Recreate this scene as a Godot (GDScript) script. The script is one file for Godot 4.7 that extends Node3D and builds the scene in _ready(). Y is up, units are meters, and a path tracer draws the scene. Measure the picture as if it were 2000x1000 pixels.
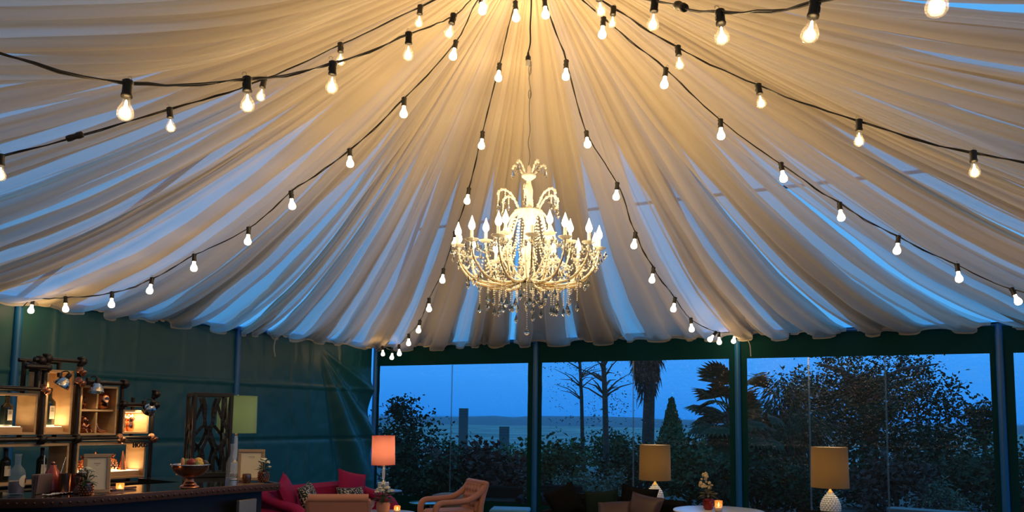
extends Node3D
# A wedding marquee at dusk: pleated ceiling liner, festoon lights, chandelier, bar and lounge, garden behind clear walls.
# Axes: x runs along the far wall to the right, z towards the near wall, the centre pole line is x = z = 0. The tent is 12.2 m square.

const HALF := 6.1
const EAVE := 2.74
const PEAK := 5.0
const WARM := Color(1.0, 0.63, 0.25)

var M := {}
var taken := {}
var rng := RandomNumberGenerator.new()
var nz := FastNoiseLite.new()


# ---------------------------------------------------------------- mesh builder
class MB:
	var v := PackedVector3Array()
	var n := PackedVector3Array()
	var uv := PackedVector2Array()
	var ix := PackedInt32Array()

	# a sheet of rows x cols points; its outside is dRow x dCol
	func grid(pts: PackedVector3Array, rows: int, cols: int, close := false) -> void:
		var base := v.size()
		var acc := PackedVector3Array()
		acc.resize(rows * cols)
		var last := cols if close else cols - 1
		for i in rows - 1:
			for j in last:
				var a := i * cols + j
				var b := a + cols
				var j2 := (j + 1) % cols
				var d := i * cols + j2
				var c := d + cols
				var fn := (pts[c] - pts[a]).cross(pts[d] - pts[b])
				acc[a] += fn
				acc[b] += fn
				acc[c] += fn
				acc[d] += fn
				ix.append_array([base + a, base + c, base + b, base + a, base + d, base + c])
		for k in rows * cols:
			n.append(acc[k].normalized() if acc[k].length_squared() > 1e-20 else Vector3.UP)
			uv.append(Vector2(float(k % cols) / maxf(1, cols - 1), float(k / cols) / maxf(1, rows - 1)))
		v.append_array(pts)

	func tri(a: Vector3, b: Vector3, c: Vector3) -> void:
		var fn := (b - a).cross(c - a).normalized()
		var k := v.size()
		v.append_array([a, b, c])
		n.append_array([fn, fn, fn])
		uv.append_array([Vector2(0, 0), Vector2(1, 0), Vector2(1, 1)])
		ix.append_array([k, k + 2, k + 1])

	func quad(a: Vector3, b: Vector3, c: Vector3, d: Vector3) -> void:
		var fn := (c - a).cross(d - b).normalized()
		var k := v.size()
		v.append_array([a, b, c, d])
		n.append_array([fn, fn, fn, fn])
		uv.append_array([Vector2(0, 1), Vector2(1, 1), Vector2(1, 0), Vector2(0, 0)])
		ix.append_array([k, k + 2, k + 1, k, k + 3, k + 2])

	func box(c: Vector3, s: Vector3, bev := 0.0, q := Basis()) -> void:
		var h := s / 2
		var b := minf(bev, minf(h.x, minf(h.y, h.z)) * 0.9)
		if b <= 0:
			for ax in 3:
				for sg in [-1.0, 1.0]:
					_face(c, h, h, ax, sg, q)
			return
		var inner := h - Vector3(b, b, b)
		for ax in 3:
			for sg in [-1.0, 1.0]:
				_face(c, h, inner, ax, sg, q)
		for ax in 3:
			var o1 := (ax + 1) % 3
			var o2 := (ax + 2) % 3
			for s1 in [-1.0, 1.0]:
				for s2 in [-1.0, 1.0]:
					var p := []
					for e in [[-1.0, 0], [1.0, 0], [1.0, 1], [-1.0, 1]]:
						var w := Vector3.ZERO
						w[ax] = inner[ax] * e[0]
						w[o1] = s1 * (h[o1] if e[1] == 0 else inner[o1])
						w[o2] = s2 * (inner[o2] if e[1] == 0 else h[o2])
						p.append(c + q * w)
					if s1 * s2 > 0:
						quad(p[0], p[1], p[2], p[3])
					else:
						quad(p[3], p[2], p[1], p[0])
		for sx in [-1.0, 1.0]:
			for sy in [-1.0, 1.0]:
				for sz in [-1.0, 1.0]:
					var a := c + q * Vector3(sx * h.x, sy * inner.y, sz * inner.z)
					var d := c + q * Vector3(sx * inner.x, sy * h.y, sz * inner.z)
					var e := c + q * Vector3(sx * inner.x, sy * inner.y, sz * h.z)
					if sx * sy * sz > 0:
						tri(a, d, e)
					else:
						tri(a, e, d)

	func _face(c: Vector3, h: Vector3, inner: Vector3, ax: int, sg: float, q: Basis) -> void:
		var o1 := (ax + 1) % 3
		var o2 := (ax + 2) % 3
		var p := []
		for e in [[-1.0, -1.0], [1.0, -1.0], [1.0, 1.0], [-1.0, 1.0]]:
			var w := Vector3.ZERO
			w[ax] = sg * h[ax]
			w[o1] = e[0] * inner[o1]
			w[o2] = e[1] * inner[o2]
			p.append(c + q * w)
		if sg > 0:
			quad(p[0], p[1], p[2], p[3])
		else:
			quad(p[3], p[2], p[1], p[0])

	# profile: [[radius, height], ...] from bottom to top
	func lathe(prof: Array, c := Vector3.ZERO, segs := 16, q := Basis()) -> void:
		var pts := PackedVector3Array()
		for e in prof:
			for j in segs:
				var t := TAU * j / segs
				pts.append(c + q * Vector3(e[0] * cos(t), e[1], e[0] * sin(t)))
		grid(pts, prof.size(), segs, true)

	func ball(c: Vector3, r: float, segs := 10, rows := 7, sq := Vector3.ONE) -> void:
		var pts := PackedVector3Array()
		for i in rows:
			var a := -PI / 2 + PI * i / (rows - 1)
			for j in segs:
				var t := TAU * j / segs
				pts.append(c + Vector3(cos(a) * cos(t), sin(a), cos(a) * sin(t)) * sq * r)
		grid(pts, rows, segs, true)

	# rad may be a number or one radius for each point
	func tube(path: Array, rad, segs := 6, caps := true) -> void:
		var np := path.size()
		var pts := PackedVector3Array()
		var nrm := Vector3.ZERO
		for i in np:
			var t: Vector3 = (path[mini(i + 1, np - 1)] - path[maxi(i - 1, 0)]).normalized()
			if nrm == Vector3.ZERO:
				nrm = (Vector3.UP if absf(t.y) < 0.9 else Vector3.RIGHT)
			nrm = (nrm - t * nrm.dot(t)).normalized()
			var bi := t.cross(nrm)
			var r: float = rad[i] if rad is Array else rad
			var rings := [r]
			if caps and i == 0:
				rings = [0.0, r]
			elif caps and i == np - 1:
				rings = [r, 0.0]
			for rr in rings:
				for j in segs:
					var a := TAU * j / segs
					pts.append(path[i] + (nrm * cos(a) - bi * sin(a)) * rr)
		grid(pts, pts.size() / segs, segs, true)

	# a flat outline in the xy plane, given thickness along z
	func slab(outline: PackedVector2Array, z0: float, z1: float, q := Transform3D()) -> void:
		var o := outline.duplicate()
		if Geometry2D.is_polygon_clockwise(o):
			o.reverse()
		var t := Geometry2D.triangulate_polygon(o)
		for k in range(0, t.size(), 3):
			var a := o[t[k]]
			var b := o[t[k + 1]]
			var c := o[t[k + 2]]
			if (b - a).cross(c - a) < 0:
				var w := b
				b = c
				c = w
			tri(q * Vector3(a.x, a.y, z1), q * Vector3(b.x, b.y, z1), q * Vector3(c.x, c.y, z1))
			tri(q * Vector3(a.x, a.y, z0), q * Vector3(c.x, c.y, z0), q * Vector3(b.x, b.y, z0))
		for k in o.size():
			var a := o[k]
			var b := o[(k + 1) % o.size()]
			quad(q * Vector3(a.x, a.y, z0), q * Vector3(b.x, b.y, z0), q * Vector3(b.x, b.y, z1), q * Vector3(a.x, a.y, z1))

	# a stuffed cushion standing in the xy plane, base at y = 0
	func pillow(w: float, h: float, t: float, q := Transform3D(), k := 12) -> void:
		for side in [1.0, -1.0]:
			var pts := PackedVector3Array()
			for i in k + 1:
				for j in k + 1:
					var a := (2.0 * j / k - 1.0)
					var b := (2.0 * i / k - 1.0)
					var pinch := 1.0 - 0.09 * (1 - b * b) * absf(a) - 0.0
					var pinch2 := 1.0 - 0.09 * (1 - a * a) * absf(b)
					var th := pow(maxf(0.0, (1 - a * a) * (1 - b * b)), 0.42) * t / 2
					pts.append(q * Vector3(a * side * w / 2 * pinch, h / 2 + b * h / 2 * pinch2, side * th))
			grid_flip(pts, k + 1, k + 1)

	func grid_flip(pts: PackedVector3Array, rows: int, cols: int) -> void:
		var o := PackedVector3Array()
		for i in rows:
			for j in cols:
				o.append(pts[i * cols + cols - 1 - j])
		grid(o, rows, cols)

	func mesh() -> ArrayMesh:
		var arr := []
		arr.resize(Mesh.ARRAY_MAX)
		arr[Mesh.ARRAY_VERTEX] = v
		arr[Mesh.ARRAY_NORMAL] = n
		arr[Mesh.ARRAY_TEX_UV] = uv
		arr[Mesh.ARRAY_INDEX] = ix
		var m := ArrayMesh.new()
		m.add_surface_from_arrays(Mesh.PRIMITIVE_TRIANGLES, arr)
		return m


# ---------------------------------------------------------------- nodes
func numbered(called: String) -> String:
	var k: int = taken.get(called, 0)
	taken[called] = k + 1
	return called if k == 0 else "%s_%03d" % [called, k]


func thing(called: String, label: String, category: String, at := Vector3.ZERO, turn := 0.0, group := "") -> Node3D:
	var o := Node3D.new()
	o.name = numbered(called)
	o.position = at
	o.rotation.y = turn
	add_child(o)
	o.set_meta("label", label)
	o.set_meta("category", category)
	if group:
		o.set_meta("group", group)
	return o


func part(called: String, shape, mat: Material, parent: Node, at := Vector3.ZERO, label := "") -> MeshInstance3D:
	var o := MeshInstance3D.new()
	o.name = called
	o.mesh = shape.mesh() if shape is MB else shape
	o.material_override = mat
	o.position = at
	parent.add_child(o, true)
	if label:
		o.set_meta("label", label)
	return o


func struct_node(called: String) -> Node3D:
	var o := Node3D.new()
	o.name = called
	add_child(o)
	o.set_meta("kind", "structure")
	return o


func relabel(o: Node, label: String) -> Node:
	o.set_meta("label", label)
	return o


func copy(root: Node3D, called: String, at: Vector3, turn: float, label: String) -> Node3D:
	var o: Node3D = root.duplicate()
	o.name = numbered(called)
	add_child(o)
	o.position = at
	o.rotation.y = turn
	o.set_meta("label", label)
	return o


func lin(r: float, g: float, b: float, a := 1.0) -> Color:
	var c := Color(r, g, b).linear_to_srgb()
	c.a = a
	return c


func mat(called: String, c: Color, rough := 0.7, metal := 0.0, extra := {}) -> StandardMaterial3D:
	var m := StandardMaterial3D.new()
	m.resource_name = called
	m.albedo_color = c
	m.roughness = rough
	m.metallic = metal
	m.cull_mode = BaseMaterial3D.CULL_DISABLED
	for k in extra:
		m.set(k, extra[k])
	M[called] = m
	return m


func glow(called: String, c: Color, energy: float) -> StandardMaterial3D:
	return mat(called, c, 0.5, 0.0, {"emission_enabled": true, "emission": c, "emission_energy_multiplier": energy})


func pane(called: String, c: Color, alpha: float, rough := 0.05) -> StandardMaterial3D:
	return mat(called, Color(c.r, c.g, c.b, alpha), rough, 0.0, {"transparency": BaseMaterial3D.TRANSPARENCY_ALPHA})


func grain(seed_: int, freq: float, size := 512, normal := false, stretch := Vector2i.ONE) -> Texture2D:
	var f := FastNoiseLite.new()
	f.seed = seed_
	f.frequency = freq
	f.fractal_octaves = 4
	var im := f.get_seamless_image(size / stretch.x, size / stretch.y)
	if stretch != Vector2i.ONE:
		im.resize(size, size, Image.INTERPOLATE_CUBIC)
	return ImageTexture.create_from_image(im)


func two_tone(seed_: int, freq: float, a: Color, b: Color, stretch := Vector2i.ONE, size := 512) -> Texture2D:
	var f := FastNoiseLite.new()
	f.seed = seed_
	f.frequency = freq
	f.fractal_octaves = 4
	var im := f.get_seamless_image(size / stretch.x, size / stretch.y)
	if stretch != Vector2i.ONE:
		im.resize(size, size, Image.INTERPOLATE_CUBIC)
	var out := Image.create(size, size, false, Image.FORMAT_RGB8)
	for y in size:
		for x in size:
			out.set_pixel(x, y, a.lerp(b, im.get_pixel(x, y).r))
	return ImageTexture.create_from_image(out)


func omni(parent: Node, at: Vector3, energy: float, c := WARM, size := 0.03) -> void:
	var l := OmniLight3D.new()
	l.name = "light"
	l.light_color = lin(c.r, c.g, c.b)
	l.light_energy = energy
	l.light_size = size
	l.omni_range = 30.0
	l.omni_attenuation = 2.0
	l.shadow_enabled = true
	l.position = at
	parent.add_child(l, true)


func bez(a: Vector3, b: Vector3, c: Vector3, d: Vector3, k := 10) -> Array:
	var o := []
	for i in k + 1:
		o.append(a.bezier_interpolate(b, c, d, float(i) / k))
	return o


func spline(pts: Array, sub := 6) -> Array:
	var o := []
	for i in pts.size() - 1:
		var p0: Vector3 = pts[maxi(i - 1, 0)]
		var p1: Vector3 = pts[i]
		var p2: Vector3 = pts[i + 1]
		var p3: Vector3 = pts[mini(i + 2, pts.size() - 1)]
		for k in sub:
			o.append(p1.cubic_interpolate(p2, p0, p3, float(k) / sub))
	o.append(pts[-1])
	return o


# ---------------------------------------------------------------- scene
func _ready() -> void:
	rng.seed = 7
	nz.seed = 3
	nz.frequency = 1.0
	camera_and_sky()
	materials()
	structure()
	liner()
	frame()
	festoons()
	chandelier()
	back_bar()
	bar()
	bar_top()
	lounge()
	garden()


func camera_and_sky() -> void:
	var cam := Camera3D.new()
	cam.name = "camera"
	add_child(cam)
	var yaw := 0.502415
	var pitch := 0.101373
	var roll := 0.014836
	var f := Vector3(-sin(yaw) * cos(pitch), sin(pitch), -cos(yaw) * cos(pitch))
	var r := Vector3(cos(yaw), 0, -sin(yaw))
	var u := r.cross(f)
	var r2 := r * cos(roll) + u * sin(roll)
	var u2 := u * cos(roll) - r * sin(roll)
	cam.transform = Transform3D(Basis(r2, u2, -f), Vector3(2.7218, 1.6, 5.1688))
	cam.projection = Camera3D.PROJECTION_FRUSTUM
	cam.near = 0.05
	cam.far = 12000.0
	cam.size = 0.05 * 1000.0 / 1632.2                    # focal length of 1632 px in a picture 1000 px high
	cam.frustum_offset = Vector2(0, 0.05 * 150.26 / 1632.2)  # the photograph is the upper part of a taller one
	cam.current = true
	var e := Environment.new()
	e.background_mode = Environment.BG_SKY
	e.tonemap_mode = Environment.TONE_MAPPER_LINEAR
	e.tonemap_exposure = 1.0
	e.background_energy_multiplier = 1.0
	e.sdfgi_enabled = true
	e.ssao_enabled = true
	e.ssil_enabled = true
	var s := ProceduralSkyMaterial.new()
	s.sky_top_color = lin(0.085, 0.44, 0.97)
	s.sky_horizon_color = lin(0.011, 0.145, 0.50)
	s.sky_curve = 0.25
	s.ground_bottom_color = lin(0.01, 0.03, 0.07)
	s.ground_horizon_color = lin(0.02, 0.08, 0.25)
	s.energy_multiplier = 1.75
	var f2 := FastNoiseLite.new()
	f2.seed = 21
	f2.frequency = 0.035
	f2.fractal_octaves = 4
	var im := f2.get_seamless_image(96, 1024)
	im.resize(2048, 1024, Image.INTERPOLATE_CUBIC)
	s.sky_cover = ImageTexture.create_from_image(im)
	s.sky_cover_modulate = lin(0.003, 0.022, 0.07)
	var sky := Sky.new()
	sky.sky_material = s
	e.sky = sky
	var w := WorldEnvironment.new()
	w.name = "world"
	w.environment = e
	add_child(w)


func materials() -> void:
	for k in 3:   # the cloth lies double, single or stretched thin
		var through: float = [0.18, 0.36, 0.66][k]
		mat("liner_cloth_%d" % k, lin(0.70, 0.60, 0.45), 0.95, 0.0, {"backlight_enabled": true, "backlight": Color(through, through, through)})
	mat("sheer_cloth", lin(0.72, 0.61, 0.46, 0.64), 0.95, 0.0, {"transparency": BaseMaterial3D.TRANSPARENCY_ALPHA, "backlight_enabled": true, "backlight": Color(0.95, 0.95, 0.95)})
	mat("roof_vinyl", lin(0.82, 0.83, 0.82), 0.6, 0.0, {"backlight_enabled": true, "backlight": Color(1, 1, 1)})
	mat("tarp", lin(0.006, 0.066, 0.060), 0.42, 0.0, {"backlight_enabled": true, "backlight": Color(0.02, 0.09, 0.11)})
	mat("dark_vinyl", lin(0.001, 0.034, 0.034), 0.6, 0.0, {"metallic_specular": 0.2})
	var v := pane("clear_vinyl", lin(0.10, 0.13, 0.15), 0.08, 0.025)
	v.heightmap_enabled = true
	v.heightmap_texture = grain(11, 0.03, 512)
	v.heightmap_scale = 0.5
	v.uv1_triplanar = true
	v.uv1_world_triplanar = true
	v.uv1_scale = Vector3(1.1, 1.1, 1.1)
	pane("seam", lin(0.10, 0.22, 0.32), 0.35, 0.15)
	mat("pole", lin(0.004, 0.10, 0.26), 0.4, 0.0)
	mat("black_rubber", lin(0.012, 0.011, 0.010), 0.45)
	pane("bulb_glass", lin(1.0, 0.95, 0.85), 0.035, 0.03)
	glow("bulb_core", lin(1.0, 0.80, 0.48), 9.0)
	glow("candle_glow", lin(1.0, 0.84, 0.56), 18.0)
	glow("flame_glow", lin(1.0, 0.60, 0.18), 7.0)
	mat("steel_wire", lin(0.3, 0.29, 0.27), 0.4, 0.9)
	mat("floor", lin(0.035, 0.028, 0.022), 0.5)


# ---------------------------------------------------------------- the tent itself
func sheet(rows: int, cols: int, f: Callable) -> MB:
	var pts := PackedVector3Array()
	for i in rows:
		for j in cols:
			pts.append(f.call(float(i) / (rows - 1), float(j) / (cols - 1)))
	var m := MB.new()
	m.grid(pts, rows, cols)
	return m


func ridge(x: float, w: float) -> float:   # a pressed crease, 1 at x = 0
	return exp(-(x * x) / (w * w))


func tarp_point(z: float, y: float, bay: int) -> Vector3:
	var d := 0.018 * nz.get_noise_3d(z * 1.1, y * 0.8, bay * 9.0) + 0.006 * nz.get_noise_3d(z * 5.0, y * 3.5, 4.0 + bay)
	for k in 5:
		var zc := (k - 2) * 0.55 + 0.09 * sin(k * 3.7 + bay) + (bay * 3.05 - 4.575)
		var yn := 0.6 + 0.4 * nz.get_noise_2d(k * 7.0 + bay, y * 1.5)
		d += 0.020 * yn * ridge(z - zc - 0.02 * nz.get_noise_2d(y * 3.0, k), 0.022)
	d += 0.020 * ridge(y - 2.03, 0.018) - 0.024 * ridge(y - 1.235, 0.018) + 0.010 * ridge(y - 0.55, 0.016)
	if bay == 0:   # pulled to one tie point near the corner, so folds fan out from it
		var to := Vector2(-(z + 4.66), 2.66 - y)
		var r := to.length()
		var a := atan2(to.x, to.y)
		if a > 0.02:
			var k := smoothstep(0.02, 0.25, a) * clampf(r, 0.0, 1.6)
			d += 0.5 * k * (0.16 * ridge(a - 0.50, 0.10) - 0.10 * ridge(a - 0.33, 0.07) + 0.12 * ridge(a - 0.76, 0.07) - 0.07 * ridge(a - 0.92, 0.08) + 0.09 * ridge(a - 1.12, 0.06))
	return Vector3(-HALF + 0.03 + d, y, z)


func structure() -> void:
	var fl := struct_node("floor")
	var b := MB.new()
	b.box(Vector3(0, -0.05, 0), Vector3(12.6, 0.1, 12.6))
	part("deck", b, M.floor, fl)
	var wl := struct_node("wall_left")
	for bay in 4:
		var z0 := -HALF + bay * 3.05
		var m := sheet(96, 110, func(a, c): return tarp_point(z0 + 0.03 + (0.10 if bay == 0 else 0.0) + c * (3.0 - (0.10 if bay == 0 else 0.0)), 0.02 + a * 2.76, bay))
		part("tarp_panel", m, M.tarp, wl)
	var wf := struct_node("wall_far")
	var wr := struct_node("wall_right")
	for bay in 4:
		var x0 := -HALF + bay * 3.05
		for side in 2:   # far wall, then the right-hand wall, made alike
			var put := func(x: float, y: float, d: float) -> Vector3: return Vector3(x, y, -HALF + 0.02 + d) if side == 0 else Vector3(HALF - 0.02 - d, y, x)
			var par := wf if side == 0 else wr
			var val := sheet(24, 60, func(a, c):
				var x: float = x0 + c * 3.05
				var y: float = 2.435 + a * 0.36
				return put.call(x, y, 0.012 * nz.get_noise_3d(x * 2.2, y * 1.2, side) + 0.008 * nz.get_noise_3d(x * 7.0, y * 2.0, 3 + side) + 0.05 * a * a))
			part("valance", val, M.dark_vinyl, par)
			for e in [0.0, 1.0]:
				var st := sheet(30, 4, func(a, c): return put.call(x0 + e * 2.93 + c * 0.12, 0.02 + a * 2.43, 0.01 * nz.get_noise_2d(a * 9.0, bay + e)))
				part("pane_border", st, M.dark_vinyl, par)
			var kick := sheet(4, 30, func(a, c): return put.call(x0 + 0.12 + c * 2.81, 0.02 + a * 0.30, 0.01 * nz.get_noise_2d(c * 9.0, bay)))
			part("pane_border", kick, M.dark_vinyl, par)
			var win := struct_node("window_%d" % (bay + 1 + side * 4))
			var glass := sheet(70, 90, func(a, c):
				var x: float = x0 + 0.12 + c * 2.81
				var y: float = 0.32 + a * 2.115
				var d: float = 0.020 * nz.get_noise_3d(x * 1.3, y * 0.7, 11.0 + side) + 0.006 * nz.get_noise_3d(x * 6.0, y * 3.0, 2.0 + side)
				d += 0.007 * ridge(y - 1.27 - 0.012 * x, 0.02)
				return put.call(x, y, d))
			part("vinyl_sheet", glass, M.clear_vinyl, win)
			for c in ([0.52] if bay != 2 else [0.28, 0.60]):
				var sm := MB.new()
				var xs: float = x0 + 0.12 + c * 2.81
				sm.box(put.call(xs, 1.38, 0.03), Vector3(0.022, 2.1, 0.003) if side == 0 else Vector3(0.003, 2.1, 0.022))
				part("welded_seam", sm, M.seam, win)
	var wn := struct_node("wall_near")
	for bay in 4:
		var x0 := -HALF + bay * 3.05
		part("tarp_panel", sheet(20, 30, func(a, c): return Vector3(x0 + 0.03 + c * 3.0, 0.02 + a * 2.76, HALF - 0.03 + 0.02 * nz.get_noise_2d(c * 9.0 + bay * 4, a * 4.0))), M.tarp, wn)


func edge(p: float, inset := 0.0) -> Vector3:   # the eave line, once round: 0-1 far, 1-2 right, 2-3 near, 3-4 left
	var h := HALF - 0.10 - inset
	var t := (p - floorf(p)) * 2.0 * h - h
	match posmod(int(floorf(p)), 4):
		0: return Vector3(t, 0, -h)
		1: return Vector3(h, 0, t)
		2: return Vector3(-t, 0, h)
	return Vector3(-h, 0, -t)


func liner() -> void:
	var top := struct_node("ceiling")
	for k in 4:   # the translucent white roof above the liner
		var a := edge(k, -0.16)
		var b := edge(k + 0.99999, -0.16)
		var m := MB.new()
		m.tri(Vector3(a.x, EAVE + 0.10, a.z), Vector3(b.x, EAVE + 0.10, b.z), Vector3(0, 5.45, 0))
		part("roof_panel", m, M.roof_vinyl, top)
	# where the gathered cloth parts, [place round the eave, width in m, whether the sheer layer parts too]
	var gaps := [[0.03, 0.16, 0], [0.137, 0.2, 0], [0.215, 0.10, 1], [0.30, 0.12, 0], [0.38, 0.24, 0], [0.482, 0.30, 0], [0.55, 0.1, 0], [0.62, 0.16, 1], [0.70, 0.22, 0], [0.755, 0.30, 1], [0.80, 0.22, 0], [0.86, 0.12, 0], [0.945, 0.34, 1],
		[1.06, 0.12, 0], [1.19, 0.2, 0], [1.30, 0.12, 1], [1.38, 0.18, 0], [1.48, 0.36, 1], [1.60, 0.12, 1], [1.635, 0.2, 1], [1.78, 0.2, 0],
		[1.93, 0.15, 0], [2.1, 0.2, 0], [2.24, 0.2, 0], [2.38, 0.2, 0], [2.52, 0.3, 0], [2.66, 0.25, 0], [2.75, 0.4, 0], [2.85, 0.2, 0], [2.93, 0.3, 0],
		[3.01, 0.2, 0], [3.10, 0.16, 0], [3.16, 0.2, 0], [3.235, 0.22, 0], [3.30, 0.22, 1], [3.36, 0.2, 0], [3.42, 0.2, 1], [3.49, 0.34, 0], [3.555, 0.2, 0], [3.62, 0.14, 0], [3.70, 0.46, 0], [3.745, 0.16, 1], [3.785, 0.18, 1], [3.84, 0.22, 0], [3.90, 0.16, 0], [3.955, 0.2, 0]]
	# below, one sheer layer all round, parted only where the roof shows
	var open := gaps.filter(func(g): return g[2] == 1)
	for g in open.size():
		var a: Array = open[g]
		var z: Array = open[(g + 1) % open.size()]
		var p1: float = z[0] + (4.0 if g == open.size() - 1 else 0.0)
		part("liner_panel", gathered(a[0], p1, a[1] / 16.0, z[1] / 16.0, g, 1.0), M.sheer_cloth, top)
	# above it, denser lengths of cloth with gaps between them
	for g in gaps.size():
		var a: Array = gaps[g]
		var z: Array = gaps[(g + 1) % gaps.size()]
		var p1: float = z[0] + (4.0 if g == gaps.size() - 1 else 0.0)
		part("upper_liner_panel", gathered(a[0], p1, a[1] / 9.0, z[1] / 9.0, g + 100, 0.6), M["liner_cloth_%d" % [1, 0, 2, 1, 1, 0, 2][(g * 5 + g / 7) % 7]], top)


func gathered(p0: float, p1: float, gap0: float, gap1: float, id: int, how: float) -> MB:
	var wide := (p1 - p0) * 12.0
	var knots := [0.0]      # each fold has a width and a depth of its own
	var depth := [0.6]
	while knots[-1] < wide:
		knots.append(knots[-1] + rng.randf_range(0.2, 0.8))
		depth.append(rng.randf_range(0.25, 1.0))
	var folds := knots.size() - 1
	var stretch: float = wide / knots[-1]
	var cols := folds * (16 if how == 1.0 else 9) + 1
	var rows := 34
	var pts := PackedVector3Array()
	var lift := 0.0 if how == 1.0 else 0.11
	for i in rows + 3:
		var s := clampf(float(i) / (rows - 1), 0.0, 1.0)
		s = pow(s, 1.15)
		var past := maxi(0, i - rows + 1)           # the hem that hangs past the eave
		var part_open := smoothstep(0.10, 0.45, s)
		var ca := p0 + gap0 * 0.5 * part_open * (1 + 0.5 * nz.get_noise_2d(s * 2.0, id * 3.1)) - 0.012 * (1 - part_open)
		var cb := p1 - gap1 * 0.5 * part_open * (1 + 0.5 * nz.get_noise_2d(s * 2.0, id * 3.1 + 50)) + 0.012 * (1 - part_open)
		if how != 1.0:
			ca = lerpf(p0 - 0.004, ca, part_open)
			cb = lerpf(p1 + 0.004, cb, part_open)
		for j in cols:
			var k := mini(j * folds / (cols - 1), folds - 1)
			var w := float(j) * folds / (cols - 1) - k       # 0 to 1 across this fold
			var fw: float = knots[k + 1] - knots[k]
			var deep := lerpf(depth[k], depth[k + 1], smoothstep(0.0, 1.0, w))
			var amp := (0.008 + minf(0.075, fw * 0.17) * pow(s, 0.75)) * how * deep
			var x: float = (knots[k] + fw * w) * stretch
			var c := x / wide
			var ph := TAU * w + 0.8 * nz.get_noise_3d(c * 3.0, s * 1.3, id * 5.7)
			var cc := c + 0.12 * fw / wide * deep * sin(2.0 * ph) * smoothstep(0.0, 0.03, minf(c, 1 - c))
			cc += 0.10 / maxf(wide, 0.5) * nz.get_noise_3d(c * wide * 1.5, s * 1.5, id * 2.3) * s * smoothstep(0.0, 0.1, minf(c, 1 - c))
			var p := lerpf(ca, cb, clampf(cc, 0.0, 1.0))
			var e := edge(p)
			var out := e.normalized()
			var rr := 0.025 + 0.975 * s
			var y := EAVE + (PEAK - EAVE) * pow(1 - s, 1.65) + lift * smoothstep(0.0, 0.2, s) * (1.0 - 0.8 * smoothstep(0.8, 1.0, s))
			var sag := 0.07 * nz.get_noise_2d(p * 9.0, s * 2.0 + 7.0)
			y += amp * cos(ph) + sag * s * (1 - s) * 2.0
			y += 0.010 * nz.get_noise_3d(p * 60.0, s * 1.5, 1.0) * (0.3 + s) + 0.003 * how * nz.get_noise_3d(p * 150.0, s * 1.2, 6.0)
			y -= 0.30 * exp(-pow((p - 2.93) / 0.16, 2)) * exp(-pow((s - 0.27) / 0.16, 2))
			var q := Vector3(e.x * rr, y, e.z * rr)
			if past > 0:
				var drop := (0.030 + 0.016 * deep * cos(ph) + 0.03 * maxf(0.0, nz.get_noise_2d(p * 14.0, 5.0))) * how
				q.y -= drop * past / 3.0 * 1.2
				q -= out * 0.006 * past
			pts.append(q)
	var m := MB.new()
	m.grid(pts, rows + 3, cols)
	return m


func frame() -> void:
	var t := thing("tent_frame", "round metal tent poles, eave rails and rafters carrying the marquee roof", "tent frame")
	for k in 16:
		var e := edge(k * 0.25, -0.06)
		var m := MB.new()
		m.tube([Vector3(e.x, 0, e.z), Vector3(e.x, 1.3, e.z), Vector3(e.x, EAVE + 0.04, e.z)], 0.042, 10)
		var po := part("pole", m, M.pole, t)
		var f := MB.new()
		f.lathe([[0.0, 0.0], [0.11, 0.0], [0.11, 0.012], [0.05, 0.02], [0.05, 0.1], [0.0, 0.1]], Vector3(e.x, 0, e.z), 14)
		part("base_plate", f, M.pole, po)
	for k in 4:
		var a := edge(k, -0.06)
		var b := edge(k + 0.99999, -0.06)
		var m := MB.new()
		m.tube([Vector3(a.x, EAVE + 0.03, a.z), Vector3(b.x, EAVE + 0.03, b.z)], 0.03, 8)
		part("eave_rail", m, M.pole, t)
	for k in 8:
		var e := edge(k * 0.5, -0.06)
		var m := MB.new()
		m.tube([Vector3(e.x, EAVE + 0.06, e.z), Vector3(e.x * 0.03, 5.34, e.z * 0.03)], 0.028, 8)
		part("rafter", m, M.pole, t)
	for k in 2:   # purlins half way up on the sides that have them
		var a := edge(k, -0.06) * 0.55
		var b := edge(k + 0.99999, -0.06) * 0.55
		var y := EAVE + 0.04 + (5.34 - EAVE) * 0.45
		var m := MB.new()
		m.tube([Vector3(a.x, y, a.z), Vector3(b.x, y, b.z)], 0.018, 8)
		part("purlin", m, M.pole, t)


# ---------------------------------------------------------------- festoon lights
func make_bulb() -> Dictionary:
	var g := MB.new()   # hangs down from the socket, base at the origin
	g.lathe([[0.0, -0.096], [0.012, -0.0945], [0.023, -0.088], [0.0295, -0.078], [0.031, -0.066], [0.0285, -0.053], [0.022, -0.040], [0.016, -0.028], [0.0135, -0.014], [0.0135, 0.0]], Vector3.ZERO, 20)
	var c := MB.new()
	c.lathe([[0.0, -0.084], [0.011, -0.081], [0.0175, -0.071], [0.0165, -0.061], [0.010, -0.050], [0.006, -0.034], [0.004, -0.018], [0.0, -0.012]], Vector3.ZERO, 14)
	var s := MB.new()
	s.lathe([[0.0, -0.002], [0.021, -0.002], [0.0215, 0.006], [0.019, 0.012], [0.018, 0.045], [0.021, 0.05], [0.021, 0.062], [0.012, 0.068], [0.0, 0.068]], Vector3.ZERO, 12)
	s.box(Vector3(0.0185, 0.027, 0), Vector3(0.004, 0.018, 0.016), 0.001)
	var h := MB.new()
	var p := []
	for k in 9:
		var a := -0.6 + k * 0.52
		p.append(Vector3(0.012 + 0.009 * cos(a), 0.078 + 0.009 * sin(a), 0))
	h.tube(p, 0.0013, 5)
	return {"glass": g.mesh(), "core": c.mesh(), "socket": s.mesh(), "hook": h.mesh()}


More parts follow.
